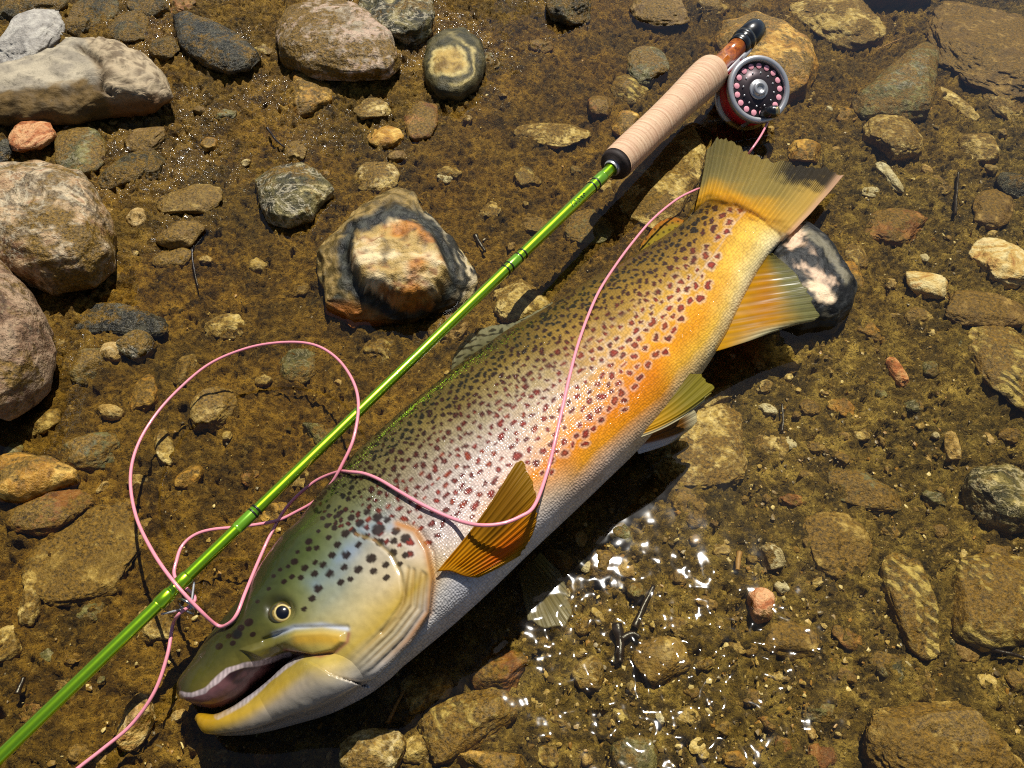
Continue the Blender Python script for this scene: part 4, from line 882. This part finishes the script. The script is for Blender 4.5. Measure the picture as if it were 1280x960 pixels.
def c_pelv(U, W, P, r, sp, qx, qy):
    c = mixc(np.repeat(lin(196, 146, 26)[None], len(U), 0), lin(128, 116, 34), ss(.2, .8, W)); c = mixc(c, lin(214, 202, 160), ss(.82, .97, U)); c = mixc(c, lin(90, 76, 22), ss(.35, .1, U) * .5)
    c *= (1 + .15 * r + .15 * sp)[:, None]; return c, 0 * U + .02
fin('olive yellow pelvic fin folded along the belly', [(774, 536), (780, 543), (787, 550)], [(858, 466), (878, 470), (893, 482), (884, 499)], [.082, .080, .078], [.074, .070, .066], c_pelv, rays=7, nu=80, name='pelvic_fin', seed=7, bulge=.06)
def c_pelv2(U, W, P, r, sp, qx, qy):
    c = mixc(np.repeat(lin(150, 84, 14)[None], len(U), 0), lin(110, 72, 18), ss(.2, .8, W)); c = mixc(c, lin(214, 214, 220), ss(.52, .72, U + .1 * (1 - W))); c = mixc(c, lin(200, 190, 150), ss(.75, 1, W))
    c *= (1 + .15 * r + .15 * sp)[:, None]; return c, .02 + .3 * ss(.8, 1, W)
fin('white edged brown pelvic fin on the far side', [(793, 548), (795, 558), (798, 568)], [(856, 508), (874, 518), (868, 532), (842, 552)], [.046, .038, .030], [.038, .030, .022], c_pelv2, rays=7, nu=80, name='pelvic_fin', seed=8, bulge=.02)
def c_pect(U, W, P, r, sp, qx, qy):
    c = mixc(np.repeat(lin(196, 132, 12)[None], len(U), 0), lin(128, 88, 10), ss(.15, .55, W) * ss(.58, .35, U)); c = mixc(c, lin(214, 96, 4), .95 * np.exp(-((U - .72) / .2) ** 2) * np.exp(-((W - .55) / .35) ** 2))
    c = mixc(c, lin(204, 150, 20), ss(.84, .98, U) * .9); c = mixc(c, lin(150, 112, 16), ss(.75, 1, W) * .6); c *= (1 + .12 * r + .10 * sp)[:, None]; return c, 0 * U + .02
fin('amber pectoral fin laid against the flank', [(546, 715), (562, 714), (580, 720), (594, 722)], [(648, 575), (656, 577), (667, 600), (673, 625), (671, 648), (665, 670), (650, 692)], None, None, c_pect, rays=12, name='pectoral_fin', onbody=(.003, .009), seed=9, bulge=.02, rayh=.0006, jag=.03)
def c_far(U, W, P, r, sp, qx, qy):
    c = mixc(np.repeat(lin(120, 104, 52)[None], len(U), 0), lin(150, 142, 110), ss(.3, .9, W)); c *= (1 + .25 * r)[:, None]; return c, .25 + .35 * ss(.4, 1, W)
fin('grey far side pectoral fin showing under the belly', [(648, 716), (662, 704), (676, 690)], [(660, 776), (686, 786), (712, 778), (712, 750), (700, 715)], [.014, .014], [.014, .012], c_far, rays=9, nu=90, name='pectoral_fin', seed=10)
def c_dors(U, W, P, r, sp, qx, qy):
    c = mixc(np.repeat(lin(92, 88, 52)[None], len(U), 0), lin(140, 136, 100), ss(.1, .9, W)); a = pn(P * np.array([170, 240, 1]) + 3); c = mixc(c, lin(26, 24, 14), ss(.12, .3, a) * .85); return c, .12 + .25 * W
fin('folded speckled dorsal fin along the back', [(562, 474), (592, 452), (632, 427), (667, 405), (696, 388)], [(566, 446), (578, 426), (602, 410), (645, 402), (690, 376)], [.044, .046], [.034, .040], c_dors, rays=12, name='dorsal_fin', seed=12)
def c_adip(U, W, P, r, sp, qx, qy):
    c = mixc(np.repeat(lin(150, 128, 34)[None], len(U), 0), lin(170, 104, 30), ss(.5, 1, W)); a = np.sin(qx * .5 + .2 * qy) * np.sin(qy * .62 - .2 * qx); c = mixc(c, lin(40, 32, 10), ss(.5, .8, a) * .85); return c, 0 * U + .02
fin('small spotted adipose fin near the tail', [(794, 326), (815, 314), (832, 303), (848, 292)], [(802, 304), (818, 284), (838, 271), (855, 274)], [.036, .032], [.028, .026], c_adip, rays=4, nu=60, nw=40, name='adipose_fin', seed=13)

# ------------------------------------------------------------------ fly rod with its reel
PA = unp(0, 946, .068); PB = unp(905, 75, .058); RAX = (PB - PA) / np.linalg.norm(PB - PA); RL = np.linalg.norm(PB - PA)
_t = np.linspace(-.9, RL + .15, 4000); _q = np.stack(proj(PA + RAX * _t[:, None]), -1)
_ok = ((PA + RAX * _t[:, None] - CAM) @ CF) > .1; _t = _t[_ok]; _q = _q[_ok]
def rod_t(px, py): return float(_t[np.argmin(np.hypot(_q[:, 0] - px, _q[:, 1] - py))])
def rod_p(t): return PA + RAX * t
rod = link('fly_rod', None, loc=PB * np.array([1, 1, 0])); RO = np.array(rod.location)
tag(rod, 'lime green fly rod with cork grip and silver reel lying across the stones', 'fishing rod')
def rpart(name, vf, mat, parent=None, smooth=True, label=None):
    v, f = vf; o = link(name, mesh_np(name, np.asarray(v) - RO, f, smooth), mat, parent or rod)
    if label: o['label'] = label
    return o
t = NT('green_blank'); co = t.obj(); t.P(Base_Color=(0.42, 0.78, 0.012, 1), Metallic=0.92, Roughness=0.24, Coat_Weight=1.0, Coat_Roughness=0.06)
t.P(Normal=t.bump(t.noise(co, 300, 3), 0.08, 0.0005)); M_BLANK = t.m
M_BLACK = simple('black_anodised', (0.006, 0.006, 0.007, 1), 0.28, 0.0, 0.6); M_THREAD = simple('black_thread', (0.008, 0.009, 0.006, 1), 0.4)
M_SILVER = simple('brushed_silver', (0.46, 0.46, 0.47, 1), 0.36, 0.55, 0, (900, 0.1, 0.0003)); M_WRAP = simple('olive_wrap', (0.16, 0.38, 0.012, 1), 0.25, 0.4, 1.0)
t = NT('cork'); co = t.obj(); ps = t.n('ShaderNodeVectorMath', {0: co, 1: tuple(RAX)}, operation='DOT_PRODUCT').outputs['Value']
cx = t.n('ShaderNodeCombineXYZ', {'X': t.math('MULTIPLY', ps, 1.0)}).outputs[0]
rings = t.n('ShaderNodeTexNoise', {'W': t.math('MULTIPLY', ps, 420.0), 'Scale': 1.0, 'Detail': 3.0}, noise_dimensions='1D').outputs['Fac']
n = t.noise(co, 500, 3, .6); n2 = t.noise(co, 90, 3)
c = t.ramp(rings, [(.3, S(178, 142, 108)), (.55, S(206, 172, 138)), (.75, S(216, 186, 152))]); c = t.mix(t.math('MULTIPLY', t.ramp(n, [(.30, 1.0), (.42, 0.0)]), .55), c, S(132, 92, 60)); c = t.mix(t.ramp(n2, [(.4, 0.0), (.7, .35)]), c, S(190, 140, 112))
t.P(Base_Color=c, Roughness=.75, Normal=t.bump(t.math('ADD', n, rings), .35, .0006)); M_CORK = t.m
t = NT('burl_wood'); co = t.obj(); n = t.noise(co, 70, 5, .6, 2.5); t.P(Base_Color=t.ramp(n, [(.3, S(60, 24, 8)), (.5, S(176, 92, 22)), (.7, S(214, 134, 44))]), Roughness=.2, Coat_Weight=1.0, Coat_Roughness=.04); M_WOOD = t.m
tG0 = rod_t(765, 207); tG1 = rod_t(893, 88); tS1 = rod_t(921, 58); tE = rod_t(945, 36)
_k = [(rod_t(x, y), w / 2 / scale_at(rod_p(rod_t(x, y)))) for x, y, w in ((100, 848, 17.0), (520, 443, 12.6), (745, 230, 15.0))]
tt = np.linspace(-.85, tG0 + .01, 160); rad = np.interp(tt, [-.85] + [q[0] for q in _k], [.0022] + [q[1] for q in _k])
rpart('blank', tube(rod_p(tt[:, None]), rad, 28), M_BLANK)
def rr(t): return float(np.interp(t, [-.85] + [q[0] for q in _k], [.0022] + [q[1] for q in _k]))
def ring(px, py, w, dr, mat, name='thread_wrap'):
    t0 = rod_t(px, py); r = rr(t0) + dr
    return rpart(name, lathe(rod_p(t0 - w / 2), RAX, [(0, r - dr * .8), (w * .12, r), (w * .88, r), (w, r - dr * .8)], 28), mat)
for (px, py) in ((742, 233), (650, 320), (634, 336), (316, 638)):
    ring(px - 2, py + 2, .0014, .0005, M_THREAD); ring(px + 3, py - 3, .0014, .0005, M_THREAD)
ring(642, 328, .013, .00035, M_WRAP); ring(750, 225, .012, .00035, M_WRAP); ring(306, 648, .016, .0003, M_WRAP)
rpart('winding_check', lathe(rod_p(tG0 - .004), RAX, [(0, .0066), (.001, .0075), (.005, .0078), (.006, .007)], 30), M_SILVER)
L = tG1 - tG0
rpart('grip_cap', lathe(rod_p(tG0), RAX, [(-.0005, .0075), (0, .0128), (.003, .0142), (.0065, .0146)], 40), simple('dark_rubber_cork', S(44, 32, 26), .7, bump=(600, .5, .0005)))
prof = [(.0066, .0146)] + [(L * a, r) for a, r in ((.08, .0150), (.2, .0152), (.35, .0150), (.5, .0153), (.65, .0162), (.8, .0176), (.9, .0182), (.96, .0178), (.985, .0165), (1.0, .0135))]
pp = np.array(prof); pa = np.linspace(0, len(pp) - 1, 60); prof = csample(pp, pa); rpart('cork_grip', lathe(rod_p(tG0), RAX, prof.tolist(), 48), M_CORK)
rpart('reel_seat', lathe(rod_p(tG1 - .002), RAX, [(0, .0094), (tS1 - tG1 + .006, .0094)], 36), M_WOOD, label='glossy burl wood reel seat insert')
E = tE - tS1
rpart('end_cap', lathe(rod_p(tS1), RAX, [(0, .0102), (.0006, .0112), (.010, .0114), (.011, .0106), (.012, .0126), (.017, .0128), (.018, .0110), (.0195, .0108), (.0205, .0122), (E * .93, .0124), (E, .0108)], 40), M_BLACK)
# writing on the blank: small dark script strokes
for k in range(5):
    t0 = rod_t(728, 248) - .0042 * k; u = np.linspace(0, 1, 9); side = np.cross(RAX, [0, 0, 1.0]); side /= np.linalg.norm(side); upv = np.cross(side, RAX)
    ang = .15 + .55 * u + .2 * np.sin(u * 7 + k); r0 = rr(t0) + .00012
    P = rod_p((t0 + .0012 * np.sin(u * 6 + k * 2))[:, None]) + r0 * (np.cos(ang)[:, None] * upv + np.sin(ang)[:, None] * side); rpart('script_mark', tube(P, .00028, 6), M_THREAD)
# line guide hanging below the blank
t0 = rod_t(215, 740); side = np.cross(RAX, [0, 0, 1.0]); side /= np.linalg.norm(side); upv = np.cross(side, RAX); dn = (side * .75 - upv * .65); dn /= np.linalg.norm(dn)
u = np.linspace(0, 2 * np.pi, 40); GC = rod_p(t0) + dn * .0125; gx_ = np.cross(dn, RAX)
P = GC + .0062 * (np.cos(u)[:, None] * dn + np.sin(u)[:, None] * (gx_ * .95 + RAX * .3)); g = rpart('line_guide', tube(P, .0008, 8), simple('guide_wire', (.35, .35, .36, 1), .2, .95))
for sgn in (-1, 1):
    u = np.linspace(0, 1, 12)[:, None]; P = (rod_p(t0 + sgn * .012) + dn * .0052) * (1 - u) + (GC + gx_ * sgn * .004 + dn * .002) * u
    rpart('guide_foot', tube(P, .0007, 8), M_SILVER, g)
ring(205, 748, .010, .0007, M_BLANK); ring(226, 727, .010, .0007, M_BLANK)
# reel
fc_ray = ray(948, 112); fc_ray = fc_ray / np.linalg.norm(fc_ray)
FCZ = .052; RC = unp(948, 112, FCZ); toC = -fc_ray
AX = .030 * toC + .0135 * CR + .0085 * CU; AX /= np.linalg.norm(AX)
rs_ = scale_at(RC); RR = 41.5 / rs_
e1 = np.cross(AX, RAX); e1 /= np.linalg.norm(e1); e2 = np.cross(AX, e1)
def disc(a, r): return RC + e1 * (r * math.cos(a)) + e2 * (r * math.sin(a))
M_SPOOL = simple('spool_face', (0.060, 0.044, 0.048, 1), .38, .6, 0, (900, .1, .0003)); M_PINK = simple('pink_backing', (.86, .36, .42, 1), .5); M_RED = simple('wound_red_line', (.55, .012, .030, 1), .4, bump=(700, .8, .001))
reel = rpart('reel', lathe(RC, AX, [(-.003, RR * .86), (-.0035, RR * .98), (-.002, RR), (.001, RR), (.0028, RR * .975), (.0030, RR * .87), (.0018, RR * .835), (-.002, RR * .83)], 72, caps=False), M_SILVER, label='silver fly reel with dark perforated spool and pink line')
rpart('back_plate', lathe(RC, AX, [(-.030, RR * .90), (-.031, RR * .97), (-.029, RR * .995), (-.026, RR * .98), (-.0255, RR * .86)], 72), M_SILVER, reel)
for a in (0.4, 2.2, 3.6, 5.2): rpart('pillar', tube(np.array([disc(a, RR * .95) - AX * .029, disc(a, RR * .95) - AX * .001]), .0018, 12), M_SILVER, reel)
rpart('wound_line', lathe(RC, AX, [(-.0245, RR * .4), (-.024, RR * .90), (-.015, RR * .93), (-.006, RR * .90), (-.005, RR * .4)], 60), M_RED, reel)
fa = []
rpart('spool_face', lathe(RC, AX, [(-.0045, RR * .84), (-.0012, RR * .84), (-.0008, RR * .82), (-.0004, RR * .79), (-.0004, RR * .52), (.0004, RR * .50), (.0004, RR * .30)], 72), M_SPOOL, reel)
for k in range(17):
    a = k * 2 * math.pi / 17; rpart('spool_hole', lathe(disc(a, RR * .70) - AX * .0012, AX, [(0, .0001), (.0011, .0030), (.0013, .0026), (.00132, .0001)], 14, caps=False), M_PINK, reel)
for k in range(12):
    a = k * 2 * math.pi / 12 + .2; rpart('spool_rivet', lathe(disc(a, RR * .50), AX, [(0, .0010), (.0009, .0009), (.0010, .0001)], 8, caps=False), M_SILVER, reel)
rpart('hub', lathe(RC, AX, [(0, RR * .30), (.0012, RR * .30), (.0018, RR * .26), (.0018, RR * .21), (.0040, RR * .20), (.0048, RR * .17), (.0048, RR * .11), (.0038, RR * .10), (.0038, .0001)], 48, caps=False), M_SILVER, reel)
ha = None
kn = unp(966, 133, FCZ - .006); k0 = RC + (lambda d: d - AX * (d @ AX))(unp(964, 134, FCZ) - RC) * 1.0
k0 = RC + (k0 - RC) / np.linalg.norm(k0 - RC) * RR * .72
hd = rpart('handle', lathe(k0 - AX * .0002, AX * .65 + CR * .72, [(0, .0036), (.002, .0046), (.006, .0056), (.011, .0062), (.0155, .0056), (.016, .004)], 24), M_BLACK, reel)
rpart('handle_pin', lathe(k0 + (AX * .65 + CR * .72) / np.linalg.norm(AX * .65 + CR * .72) * .0158, AX * .65 + CR * .72, [(0, .0044), (.0014, .0044), (.0018, .003), (.0019, .0001)], 20), simple('brass', (.45, .36, .18, 1), .3, .9), reel)
# foot that clamps the reel to the seat
f0 = rod_p(rod_t(898, 84)); f1 = rod_p(rod_t(930, 50)); off = (RC - AX * .014) - (f0 + f1) / 2; off -= RAX * (off @ RAX); off /= np.linalg.norm(off)
u = np.linspace(0, 1, 24)[:, None]; P = (f0 + off * .0108) * (1 - u) + (f1 + off * .0112) * u
v, f = tube(P, .0032 * (1 - .6 * np.abs(2 * u[:, 0] - 1) ** 3), 14)
m = (f0 + f1) / 2 + off * .011; v, f = join((v, f), tube(np.array([m, m + off * .012]), [.005, .0055], 16), tube(np.array([m + off * .010 + RAX * .012, m + off * .010 - RAX * .012]), .0032, 14))
rpart('reel_foot', (v, f), M_SILVER, reel)

# ------------------------------------------------------------------ fly line
LRD = .00108
t = NT('pink_line'); t.P(Base_Color=(.78, .27, .33, 1), Roughness=.38, Coat_Weight=.6, Coat_Roughness=.1, Normal=t.bump(t.noise(t.obj(), 700, 2), .15, .0004)); M_LINE = t.m
def onfish(px, py, lift=.0035): return hit(px, py, lift, .05)
def over(px, py, z, lift=.004):
    a = unp(px, py, z); b = hit(px, py, lift, -1.0)
    return b if b[2] > z else a
LP = [unp(962, 148, .030), unp(952, 168, .030), unp(940, 186, .030), unp(925, 206, .012), unp(900, 226, .009), unp(880, 234, .020), unp(868, 238, .034), unp(845, 250, .042), unp(815, 275, .048), over(790, 304, .052, .006), over(770, 331, .058, .007)]
LP += [onfish(*q) for q in ((750, 362), (735, 395), (722, 432), (712, 470), (703, 510), (694, 550), (684, 590))]
LP += [onfish(668, 632, .017), onfish(650, 646, .019), onfish(625, 655, .018), onfish(595, 656, .014)] + [onfish(*q) for q in ((565, 648), (530, 632), (500, 615), (475, 600), (455, 592))]
LP += [onfish(438, 590, .006), unp(422, 590, .066), over(392, 603, .052), over(360, 632, .045), over(340, 665, .044), over(325, 697, .046), over(307, 740, .050), over(296, 768, .054), over(285, 780, .056), unp(272, 782, .057), unp(250, 763, .068), unp(217, 727, .0765),
       unp(190, 688, .070), unp(170, 645, .055), unp(163, 600, .047), unp(170, 562, .043), unp(190, 525, .041), unp(220, 490, .041), unp(262, 455, .043), unp(310, 435, .046), unp(355, 428, .049), unp(392, 431, .052), unp(420, 447, .055), unp(440, 474, .068), unp(448, 505, .078), unp(442, 548, .080), unp(426, 584, .074),
       unp(413, 606, .066), unp(394, 626, .056), unp(370, 640, .049), unp(345, 651, .046), unp(305, 658, .044), unp(265, 662, .042), unp(243, 669, .041), unp(228, 682, .041), unp(221, 700, .043), unp(219, 722, .045), GC + RAX * .006, GC - RAX * .006,
       unp(216, 782, .045), unp(209, 820, .042), unp(193, 865, .037), unp(165, 905, .03), unp(130, 935, .028), unp(98, 960, .027), unp(50, 1000, .026)]
P = catmull(np.array(LP), 900); v, f = tube(P, LRD, 10); O = P[0] * np.array([1, 1, 0])
tag(link('fly_line', mesh_np('fly_line', v - O, f), M_LINE, loc=O), 'pink fly line looping from the reel over the trout and under the rod', 'fishing line')

# ------------------------------------------------------------------ loose pebbles one can pick out, then the grit
HEADS = [(q[2], q[3], re.split(r' (?:at|in|right|left|near|under|below|above|beside|between|inside|cut|with|of|lying|sunk|half|touching|against|leaning|by|on|alone|just|standing|directly|among|and) ', ' ' + q[1])[0].strip()) for q in T]
HEADS += [(492, 326, 'large layered stone'), (95, 105, 'cracked slab'), (1005, 352, 'black stone'), (567, 80, 'ringed stone'), (300, 850, 'trout mouth'), (560, 770, 'trout throat'), (690, 690, 'trout belly'), (1040, 220, 'tail tip'), (948, 115, 'reel'), (160, 600, 'line loop'), (775, 800, 'black twig')]
HEADS = [h for h in HEADS if len(h[2].split()) <= 6]
def near_word(px, py):
    hx, hy, h = min(HEADS, key=lambda q: (q[0] - px) ** 2 + (q[1] - py) ** 2); dx, dy = px - hx, py - hy
    return ('right of' if dx > 0 else 'left of') + ' the ' + h if abs(dx) > abs(dy) else ('below' if dy > 0 else 'above') + ' the ' + h
r = random.Random(21); placed = []; USED = set()
fish_poly = OD + OV[::-1]
WORD = {'tan': 'tan', 'white': 'whitish', 'siltpale': 'silt streaked', 'yellow': 'ochre', 'olive': 'olive', 'brown': 'brown', 'silt': 'mud coated', 'orange': 'orange'}
cand = 0
while len(placed) < 165 and cand < 6000:
    cand += 1; px, py = r.uniform(5, 1275), r.uniform(5, 955)
    dens = .25 + .75 * float(ss(-200, 300, (px - 640) * .8 + (py - 520) * .75))
    if r.random() > dens: continue
    d, i = polydist(np.array([px]), np.array([py]), fish_poly, True)
    if i[0] or d[0] < 12: continue
    w = r.choice([9, 11, 12, 14, 16, 20, 24]); 
    if any((px - a) ** 2 + (py - b) ** 2 < (w + c) ** 2 for a, b, c in placed): continue
    if any(abs(px - q[2]) < q[4] * .55 and abs(py - q[3]) < q[5] * .55 for q in T) or (395 < px < 600 and 240 < py < 400) or (px < 215 and 55 < py < 150) or (940 < px < 1070 and 285 < py < 415): continue
    m = r.choice(['tan', 'white', 'siltpale', 'siltpale', 'yellow', 'olive', 'brown', 'tan', 'silt', 'siltpale', 'silt'])
    sc = scale_at(unp(px, py, 0)); asp = r.uniform(.55, 1.0); lab = '%s %s %s pebble %s' % ('small' if w > 13 else 'tiny', 'narrow' if asp < .72 else 'rounded', WORD[m], near_word(px, py))
    if lab in USED: continue
    USED.add(lab); placed.append((px, py, w))
    stone('pebble', lab, px, py, w, w * asp, r.uniform(0, 180), w / sc * .30, m, sub=3, emb=.36, facets=7, rough=.2, seed=500 + len(placed), cat='pebble', group='loose pebbles on the stream bed', bank=0)
big = 0; cand = 0
BW = {'silt': 'mud coated', 'siltpale': 'pale flecked', 'yellow': 'ochre', 'olive': 'olive', 'brown': 'brown', 'redd': 'rusty brown', 'band': 'streaky'}
while big < 95 and cand < 6000:
    cand += 1; px, py = r.uniform(5, 1275), r.uniform(0, 958)
    dens = .06 + .94 * float(ss(-150, 250, (px - 640) * .8 + (py - 520) * .55))
    if r.random() > dens: continue
    w = r.choice([26, 30, 34, 40, 48, 58]); h = w * r.uniform(.5, .85); d, i = polydist(np.array([px]), np.array([py]), fish_poly, True)
    if i[0] or d[0] < 10 + w * .5: continue
    if any((px - a) ** 2 + (py - b) ** 2 < (.62 * (w + c)) ** 2 for a, b, c in placed if c > 20): continue
    if any(abs(px - q[2]) < max(q[4], 90) * .5 + w * .35 and abs(py - q[3]) < max(q[5], 60) * .5 + h * .35 for q in T) or (395 < px < 600 and 240 < py < 400) or (px < 215 and 55 < py < 150) or (930 < px < 1080 and 275 < py < 425): continue
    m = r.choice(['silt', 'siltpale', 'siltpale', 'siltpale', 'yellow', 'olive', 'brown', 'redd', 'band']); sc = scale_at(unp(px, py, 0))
    lab = '%s half buried %s cobble %s' % ('long' if h / w < .62 else 'rounded', BW[m], near_word(px, py))
    if lab in USED: continue
    USED.add(lab); placed.append((px, py, w)); big += 1
    stone('cobble', lab, px, py, w, h, r.uniform(-40, 40), w / sc * .22, m, sub=4, emb=.44, facets=9, rough=.16, seed=900 + big, cat='stone', group='half buried cobbles', bank=.5)
def grit():
    rs = np.random.RandomState(4); N = 30000
    px = rs.uniform(-40, 1320, N); py = rs.uniform(-20, 980, N)
    keep = rs.uniform(size=N) < .12 + .88 * ss(-260, 260, (px - 640) * .8 + (py - 520) * .75); px, py = px[keep], py[keep]
    c = unp(px, py, 0.0); z = ground_base(c[:, 0], c[:, 1])
    V0, F0 = ico(1); n = len(px); size = .0004 + .0018 * rs.uniform(size=n) ** 4
    J = rs.uniform(.4, 1.5, (n, 1, 3)) * np.array([1, 1, .7]); R = rs.uniform(.55, 1.25, (n, len(V0), 1))
    a = rs.uniform(0, 6.28, n); ca, sa = np.cos(a)[:, None], np.sin(a)[:, None]
    L = V0[None] * J * R * size[:, None, None]; X = L[..., 0] * ca - L[..., 1] * sa; Y = L[..., 0] * sa + L[..., 1] * ca
    W = np.stack([X + c[:, 0:1], Y + c[:, 1:2], L[..., 2] + (z + .0008 * rs.normal(size=n) + size * .1)[:, None]], -1).reshape(-1, 3)
    F = (F0[None] + (np.arange(n) * len(V0))[:, None, None]).reshape(-1, 3)
    pal = np.array([lin(176, 148, 80), lin(204, 184, 126), lin(110, 84, 34), lin(126, 98, 42), lin(84, 66, 26), lin(150, 110, 42), lin(98, 78, 30), lin(110, 86, 36)])
    cols = np.repeat(pal[rs.randint(0, len(pal), n)] * rs.uniform(.7, 1.05, (n, 1)), len(V0), 0)
    t = NT('grit_grains'); t.P(Base_Color=t.attr('Col').outputs['Color'], Roughness=.45)
    o = link('gravel', mesh_np('gravel', W, F, False, cols=cols), t.m); tag(o, 'fine tan grit scattered over the stream bed', 'gravel', kind='stuff')
grit()
build_ground()
build_water()
